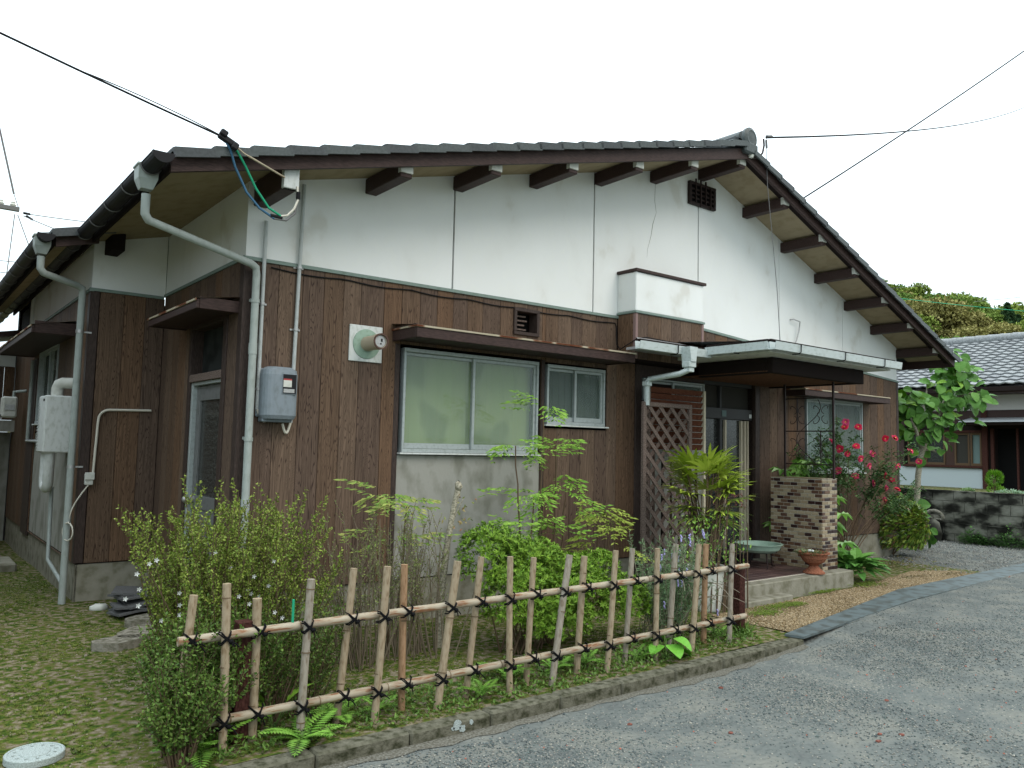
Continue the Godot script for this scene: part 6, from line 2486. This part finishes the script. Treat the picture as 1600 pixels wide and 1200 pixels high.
	var fp := [[8.285, 2.05], [9.548, 1.857], [9.937, 1.672], [9.529, 1.238], [7.867, 1.772], [8.34, 1.98], [8.75, 2.0], [8.2, 1.62], [8.45, 1.72], [8.9, 1.45], [9.1, 1.2], [9.35, 1.12], [9.55, 1.1], [9.1, 1.62], [8.62, 1.55], [9.3, 1.3], [8.0, 1.68], [9.2, 0.95], [8.5, 1.3], [9.75, 1.45], [10.24, 1.52], [8.1, 1.38], [9.62, 1.86]]
	for q in fp:
		beg()
		var c := Vector3(q[0], q[1], 0.55 + R(-0.08, 0.12))
		var col := tint(Color(0.50, 0.025, 0.06), Color(0.55, 0.07, 0.17), 0.2)
		var fz := (Vector3(-0.45, 0.35, 0.75) + rdir(0.7)).normalized()
		var fx := fz.cross(UPV).normalized()
		var fy := fx.cross(fz)
		for ring in 3:
			for k in 5:
				var a := TAU * k / 5 + ring * 0.6
				var r := R(0.044, 0.060) * (1.0 - ring * 0.26)
				var d := fx * cos(a) + fy * sin(a) + fz * (0.15 + ring * 0.5)
				var sdd := fy * cos(a) - fx * sin(a)
				COL = col * (1.0 + ring * 0.12)
				COL.a = 1
				face([c, c + d * r * 0.55 + sdd * r * 0.62, c + d * r + sdd * r * 0.25, c + d * r - sdd * r * 0.25, c + d * r * 0.55 - sdd * r * 0.62], fz)
		COL = Color(0.7, 0.5, 0.12)
		ball(c + fz * 0.014, Vector3.ONE * 0.011, 0.0, 6, 4)
		COL = Color.WHITE
		fin("flower", M.petal, rs)
	# broad-leaved tree with pale trunk
	var tb := Vector3(11.9, 0.05, -0.25)
	var tr := thing("broadleaf_tree", "young tree with pale trunk and large round green leaves by the house corner", "tree", tb)
	var P := func(a: float, y: float, c: float) -> Vector3: return Vector3(11.9, 0, -0.25) + RV * a + FV * c + UPV * y
	beg()
	tube([P.call(0, -0.05, 0), P.call(0.03, 0.5, 0), P.call(0.10, 0.9, 0), P.call(0.12, 1.25, 0), P.call(0.17, 1.6, 0), P.call(0.22, 1.78, 0)], [0.062, 0.052, 0.048, 0.048, 0.05, 0.055], 12)
	fin("trunk", M.bark, tr)
	var limbs := [[[0.22, 1.76, 0], [0.33, 1.95, 0.02], [0.42, 2.10, 0.0], [0.50, 2.35, -0.05], [0.62, 2.75, -0.05]], [[0.40, 2.05, 0], [0.37, 2.25, 0.1], [0.36, 2.55, 0.15], [0.42, 2.9, 0.2]], [[0.20, 1.76, 0], [0.08, 1.85, -0.1], [0.05, 2.05, -0.12], [-0.05, 2.2, -0.15], [-0.12, 2.45, -0.2]], [[0.55, 2.45, -0.05], [0.85, 2.65, 0.0], [1.15, 2.75, 0.05]], [[0.24, 1.74, 0.02], [0.42, 1.72, 0.08], [0.5, 1.68, 0.1]]]
	for l in limbs:
		beg()
		var pts := []
		for q in l:
			pts.append(P.call(q[0], q[1], q[2]))
		tube(pts, taper(0.042, 0.010, pts.size()), 8)
		fin("limb", M.bark, tr)
	var lm := [blade_mesh(0.20, 0.16, 0.30, 0.012, Color(0.06, 0.16, 0.026), 0.03), blade_mesh(0.20, 0.165, 0.18, 0.012, Color(0.095, 0.22, 0.04), 0.03), blade_mesh(0.19, 0.14, 0.4, 0.015, Color(0.15, 0.29, 0.035), 0.03)]
	var clus := [[0.72, 3.30, 0.20, 20], [0.92, 3.08, 0.2, 16], [0.66, 3.48, 0.12, 8], [1.05, 2.85, 0.2, 14], [-0.45, 2.45, 0.24, 26], [-0.42, 2.10, 0.2, 18], [-0.20, 2.65, 0.18, 16], [-0.30, 2.35, 0.26, 34], [0.05, 2.50, 0.26, 36], [0.35, 2.45, 0.28, 40], [0.62, 2.75, 0.28, 42], [0.72, 3.05, 0.22, 26], [0.95, 2.70, 0.24, 26], [1.20, 2.62, 0.15, 11], [0.15, 2.15, 0.26, 24], [0.52, 2.2, 0.25, 20], [0.45, 1.85, 0.18, 11], [0.98, 2.25, 0.16, 7], [-0.05, 2.0, 0.16, 9], [0.6, 3.25, 0.12, 7], [-0.05, 0.78, 0.13, 9], [0.20, 1.62, 0.08, 4], [0.05, 0.35, 0.25, 22]]
	for c in clus:
		for i in c[3]:
			var d := rdir()
			var p: Vector3 = P.call(c[0] + d.x * c[2], c[1] + d.y * c[2] * 0.85, d.z * c[2] * 1.2)
			var ld := Vector3(d.x, d.y * 0.3 - 0.45, 0) + rdir(0.55)
			var wd := RV * ld.x + UPV * ld.y + FV * (ld.z - 0.1)
			var k := 2 if d.y > 0.55 and rng.randf() < 0.6 else rng.randi() % 2
			place_leaf(lm[k], "leaf", tr, p, wd, UPV * 0.8 - FV * 0.7 + rdir(0.5), R(0.8, 1.2), M.leaf)
	# rounded shrub beneath the tree
	b = thing("rounded_shrub", "rounded shrub with yellow green and dark leaves below the broadleaf tree", "shrub", Vector3(10.6, 0, 0.1))
	beg()
	for i in 16:
		var a := R(0, TAU)
		tube(arc(Vector3(10.7, 0, 0.0), Vector3(cos(a) * 0.8, 1, sin(a) * 0.8), R(0.4, 0.6), Vector3.ZERO, 4), taper(0.010, 0.003, 5), 5, false)
	fin("stems", M.twig, b)
	for i in 7600:
		var d := rdir()
		if d.y < -0.65:
			d.y = -d.y
		var p := Vector3(10.75, 0.46, 0.0) + (RV * d.x * 0.5 + UPV * d.y * 0.45 + FV * d.z * 0.48) * R(0.8, 1.05)
		if p.y < 0.04:
			continue
		var mixc := tint(Color(0.07, 0.14, 0.02), Color(0.19, 0.29, 0.04), 0.2)
		if rng.randf() < 0.16:
			mixc = tint(Color(0.25, 0.33, 0.04), Color(0.34, 0.40, 0.07))
		elif rng.randf() < 0.15:
			mixc = tint(Color(0.13, 0.075, 0.04), Color(0.16, 0.10, 0.05))
		leaf(p, d + Vector3(0, -0.6, 0) + rdir(0.6), d + rdir(0.4), R(0.06, 0.10), R(0.026, 0.042), mixc)
	leaves("foliage", M.leaf_gloss, b)
	# hosta
	var ho := thing("hosta", "leafy green hosta clump at the corner of the porch step", "hosta", Vector3(7.35, 0.02, 1.12))
	var hm := [blade_mesh(0.25, 0.105, 0.45, 0.01, Color(0.10, 0.25, 0.05)), blade_mesh(0.22, 0.10, 0.35, 0.01, Color(0.14, 0.31, 0.065)), blade_mesh(0.24, 0.11, 0.55, 0.01, Color(0.075, 0.19, 0.04))]
	for i in 84:
		var a := R(0, TAU)
		var el := R(0.15, 1.1)
		var r := R(0.03, 0.17)
		place_leaf(hm[i % 3], "leaf", ho, Vector3(7.55 + cos(a) * r * 1.3, 0.07 + el * 0.15 + R(0, 0.05), 1.08 + sin(a) * r * 1.1), Vector3(cos(a), el * 0.8, sin(a)), UPV, R(0.95, 1.45), M.leaf)
	# leaf litter and low growth near the shrub
	for i in 420:
		var p := Vector3(9.4 + rng.randfn(0, 0.55), 0.025, 0.55 + rng.randfn(0, 0.30))
		leaf(p, Vector3(R(-1, 1), R(0, 0.35), R(-1, 1)), UPV, R(0.03, 0.06), 0.028, tint(Color(0.16, 0.10, 0.05), Color(0.10, 0.14, 0.03)))
	stuff(leaves("leaf_litter", M.leaf), "brown fallen leaves and weeds on the soil below the rounded shrub", "leaf litter")
	# ferns along the kerb
	var fmesh := [frond_mesh(15, 0.30, 0.075, Color(0.10, 0.24, 0.03), Color(0.19, 0.36, 0.06), 1.0), frond_mesh(13, 0.24, 0.065, Color(0.08, 0.19, 0.03), Color(0.16, 0.30, 0.05), 1.3)]
	var fpos := [[-0.86, 2.14, 9, 1.0, "lowest fern at the near end of the kerb under the low bush"], [-0.66, 2.02, 8, 0.8, "fern between the first and second bamboo canes"], [-0.36, 2.27, 9, 0.95, "bright fern at the foot of the cane with the green tag"], [-0.05, 2.05, 8, 0.8, "fern behind the fence just beyond the cane with the green tag"], [0.22, 2.05, 6, 0.6, "small fern behind the orange bamboo cane"], [0.9, 2.16, 8, 0.7, "fern below the azalea, nearest the pale kerb mark"], [1.28, 1.95, 8, 0.95, "fern under the middle of the azalea"], [1.66, 2.0, 7, 0.85, "fern at the far side of the azalea foot"], [1.98, 1.98, 8, 0.8, "fern between azalea and lavender"], [2.42, 2.12, 8, 0.75, "fern at the foot of the lavender beside the broad leaves"], [3.55, 2.02, 7, 0.7, "grassy fern tuft at the end post of the fence"]]
	for q in fpos:
		var f := thing("fern", q[4], "fern", Vector3(q[0], 0, q[1]), "ferns along the kerb")
		for i in q[2]:
			var a = TAU * i / q[2] + R(-0.3, 0.3)
			place_leaf(fmesh[i % 2], "frond", f, Vector3(q[0], 0.0, q[1]), Vector3(cos(a), R(0.0, 0.35), sin(a)), UPV, q[3] * R(0.75, 1.1), M.leaf)
	# broad leaves by the kerb
	var bm := [blade_mesh(0.17, 0.15, 0.35, 0.015, Color(0.13, 0.34, 0.04)), blade_mesh(0.22, 0.09, 0.3, 0.01, Color(0.18, 0.33, 0.04))]
	for q in [[2.62, 2.22, 9, 0, "bright broad leaved plant hanging over the kerb"], [-0.42, 2.0, 5, 1, "plant of a few upright broad leaves beside the nearest ferns"]]:
		var p := thing("broad_leaved_plant", q[4], "plant", Vector3(q[0], 0, q[1]))
		for i in q[2]:
			var a = TAU * i / q[2] + R(-0.4, 0.4)
			var h := R(0.06, 0.18)
			var e := Vector3(q[0] + cos(a) * 0.07, h, q[1] + sin(a) * 0.06)
			beg()
			tube([Vector3(q[0], 0, q[1]), e], 0.004, 5)
			fin("stalk", M.leaf_stalk, p)
			place_leaf(bm[q[3]], "leaf", p, e, Vector3(cos(a), -0.2 if q[3] == 0 else 0.9, sin(a)), UPV, R(0.7, 1.1), M.leaf)
	# low weeds filling the strip behind the kerb
	for i in 5200:
		var x := R(-1.0, 3.75)
		var z := R(1.75, 2.35)
		var d := rdir()
		d.y = absf(d.y)
		leaf(Vector3(x, gy(x, z) + absf(rng.randfn(0, 0.035)), z), d, UPV, R(0.018, 0.04), R(0.010, 0.02), tint(Color(0.05, 0.11, 0.02), Color(0.12, 0.20, 0.04), 0.25))
	stuff(leaves("low_weeds", M.leaf), "low green weeds covering the strip behind the kerb", "weeds")
	# grass tuft by the end post
	for i in 90:
		var a := R(0, TAU)
		leaf(Vector3(3.72 + R(-0.06, 0.1), 0.0, 2.12 + R(-0.06, 0.06)), Vector3(cos(a) * 0.7, 1, sin(a) * 0.7), UPV, R(0.08, 0.20), 0.008, tint(Color(0.07, 0.16, 0.03), Color(0.15, 0.27, 0.05)))
	var gt := leaves("grass_tuft", M.leaf)
	tag(gt, "tuft of long grass at the foot of the brown end post", "grass tuft")

func compound(p: Vector3, d: Vector3, ln: float, a: Color, b: Color) -> void:
	d = (d.normalized() + UPV * R(-0.35, 0.45)).normalized()
	var pts := arc(p, d, ln, Vector3(0, R(-1.5, -0.4), 0), 5)
	for i in 5:
		leaf(pts[i], pts[i + 1] - pts[i], UPV, ln / 5 * 1.1, 0.005, a * 0.5)
	var side := d.cross(UPV).normalized()
	for k in 4:
		var t := 0.35 + 0.2 * k
		var c := along(pts, minf(t, 1.0))
		for sg in [-1.0, 1.0] if k < 3 else [0.0]:
			var bd: Vector3 = (d * 0.75 + side * sg * 0.9 - UPV * 0.15).normalized()
			var bl := ln * (0.42 - 0.06 * k)
			var bs := bd.cross(UPV).normalized()
			for j in 3:
				var q := c + bd * bl * (0.35 + 0.3 * j) - UPV * 0.02 * j * j
				for s2 in [-1.0, 1.0]:
					leaf(q, bd * 0.8 + bs * s2 * 0.8 - UPV * R(0.2, 0.7), UPV + Vector3(-0.5, 0, 0.7) + rdir(0.6), R(0.046, 0.068), R(0.014, 0.021), tint(a, b, 0.15))
			leaf(c + bd * bl - UPV * 0.03, bd - UPV * 0.5, UPV + Vector3(-0.5, 0, 0.7) + rdir(0.5), R(0.058, 0.08), 0.024, tint(a, b, 0.15))

func lobed_mesh(r: float, c: Color) -> Mesh:
	# palmate leaf: seven pointed lobes round the stalk
	beg()
	for k in 7:
		var an := lerpf(-2.0, 2.0, k / 6.0)
		var d := Vector3(cos(an), 0, sin(an))
		var s := Vector3(-sin(an), 0, cos(an))
		var l := r * (0.62 - 0.12 * absf(an) / 2.0)
		COL = c * R(0.88, 1.12)
		COL.a = 1
		var m := d * l * 0.55
		var t := d * l - UPV * l * 0.28
		face([Vector3.ZERO, m + s * l * 0.20 + UPV * 0.012, t], UPV)
		face([Vector3.ZERO, t, m - s * l * 0.20 + UPV * 0.012], UPV)
	COL = Color.WHITE
	return st.commit()

# ---------------------------------------------------------------- scene
func _ready() -> void:
	rng.seed = 1
	var cam := Camera3D.new()
	cam.name = "camera"
	cam.transform = Transform3D(Basis(Vector3(0.78532155, 0.02250553, 0.61867889), Vector3(-0.06671815, 0.99659553, 0.04843594), Vector3(-0.61548254, -0.0793149, 0.78414947)).orthonormalized(), Vector3(-2.22454583, 1.6, 6.39018894))
	cam.fov = 51.6393
	cam.near = 0.05
	cam.far = 1500.0
	cam.current = true
	add_child(cam)
	var env := Environment.new()
	env.background_mode = Environment.BG_SKY
	var sky := Sky.new()
	var sk := ProceduralSkyMaterial.new()
	sk.sky_top_color = C(3.6, 4.0, 4.25)
	sk.sky_horizon_color = C(0.70, 0.84, 0.90)
	sk.sky_curve = 1.35
	sk.sky_energy_multiplier = 1.0
	sk.ground_bottom_color = C(0.12, 0.12, 0.11)
	sk.ground_horizon_color = C(0.3, 0.3, 0.28)
	var ci := Image.create(512, 256, false, Image.FORMAT_RGBAF)
	var cn := FastNoiseLite.new()
	cn.seed = 4
	cn.frequency = 1.0
	cn.fractal_octaves = 4
	for y in 256:
		for x in 512:
			var th := PI * (y + 0.5) / 256.0
			var ph := TAU * (x + 0.5) / 512.0
			var d := Vector3(sin(th) * cos(ph), cos(th) * 2.2, sin(th) * sin(ph))
			var v := clampf(0.5 + 0.9 * cn.get_noise_3dv(d * 1.3), 0.0, 1.0)
			ci.set_pixel(x, y, Color(v, v * 0.985, v * 0.97, 1.0))
	sk.sky_cover = ImageTexture.create_from_image(ci)
	sk.sky_cover_modulate = C(0.16, 0.16, 0.16)
	sky.sky_material = sk
	env.sky = sky
	env.tonemap_mode = Environment.TONE_MAPPER_LINEAR
	env.tonemap_exposure = 1.27
	env.sdfgi_enabled = true
	env.ssao_enabled = true
	env.ssil_enabled = true
	var we := WorldEnvironment.new()
	we.name = "environment"
	we.environment = env
	add_child(we)
	var sun := DirectionalLight3D.new()
	sun.name = "overcast_sun"
	sun.light_color = Color(1.0, 0.98, 0.95)
	sun.light_energy = 0.45
	sun.light_angular_distance = 35.0
	sun.shadow_enabled = true
	add_child(sun)
	sun.look_at_from_position(Vector3(3, 9, 8), Vector3.ZERO)
	setup_materials()
	M.leaf_stalk = sm(C(0.10, 0.17, 0.045), 0.6)
	build_ground()
	build_house()
	build_porch()
	build_neighbour()
	build_hill()
	build_next_house()
	rng.seed = 3
	build_fence()
	build_fittings()
	build_wires()
	build_plants()
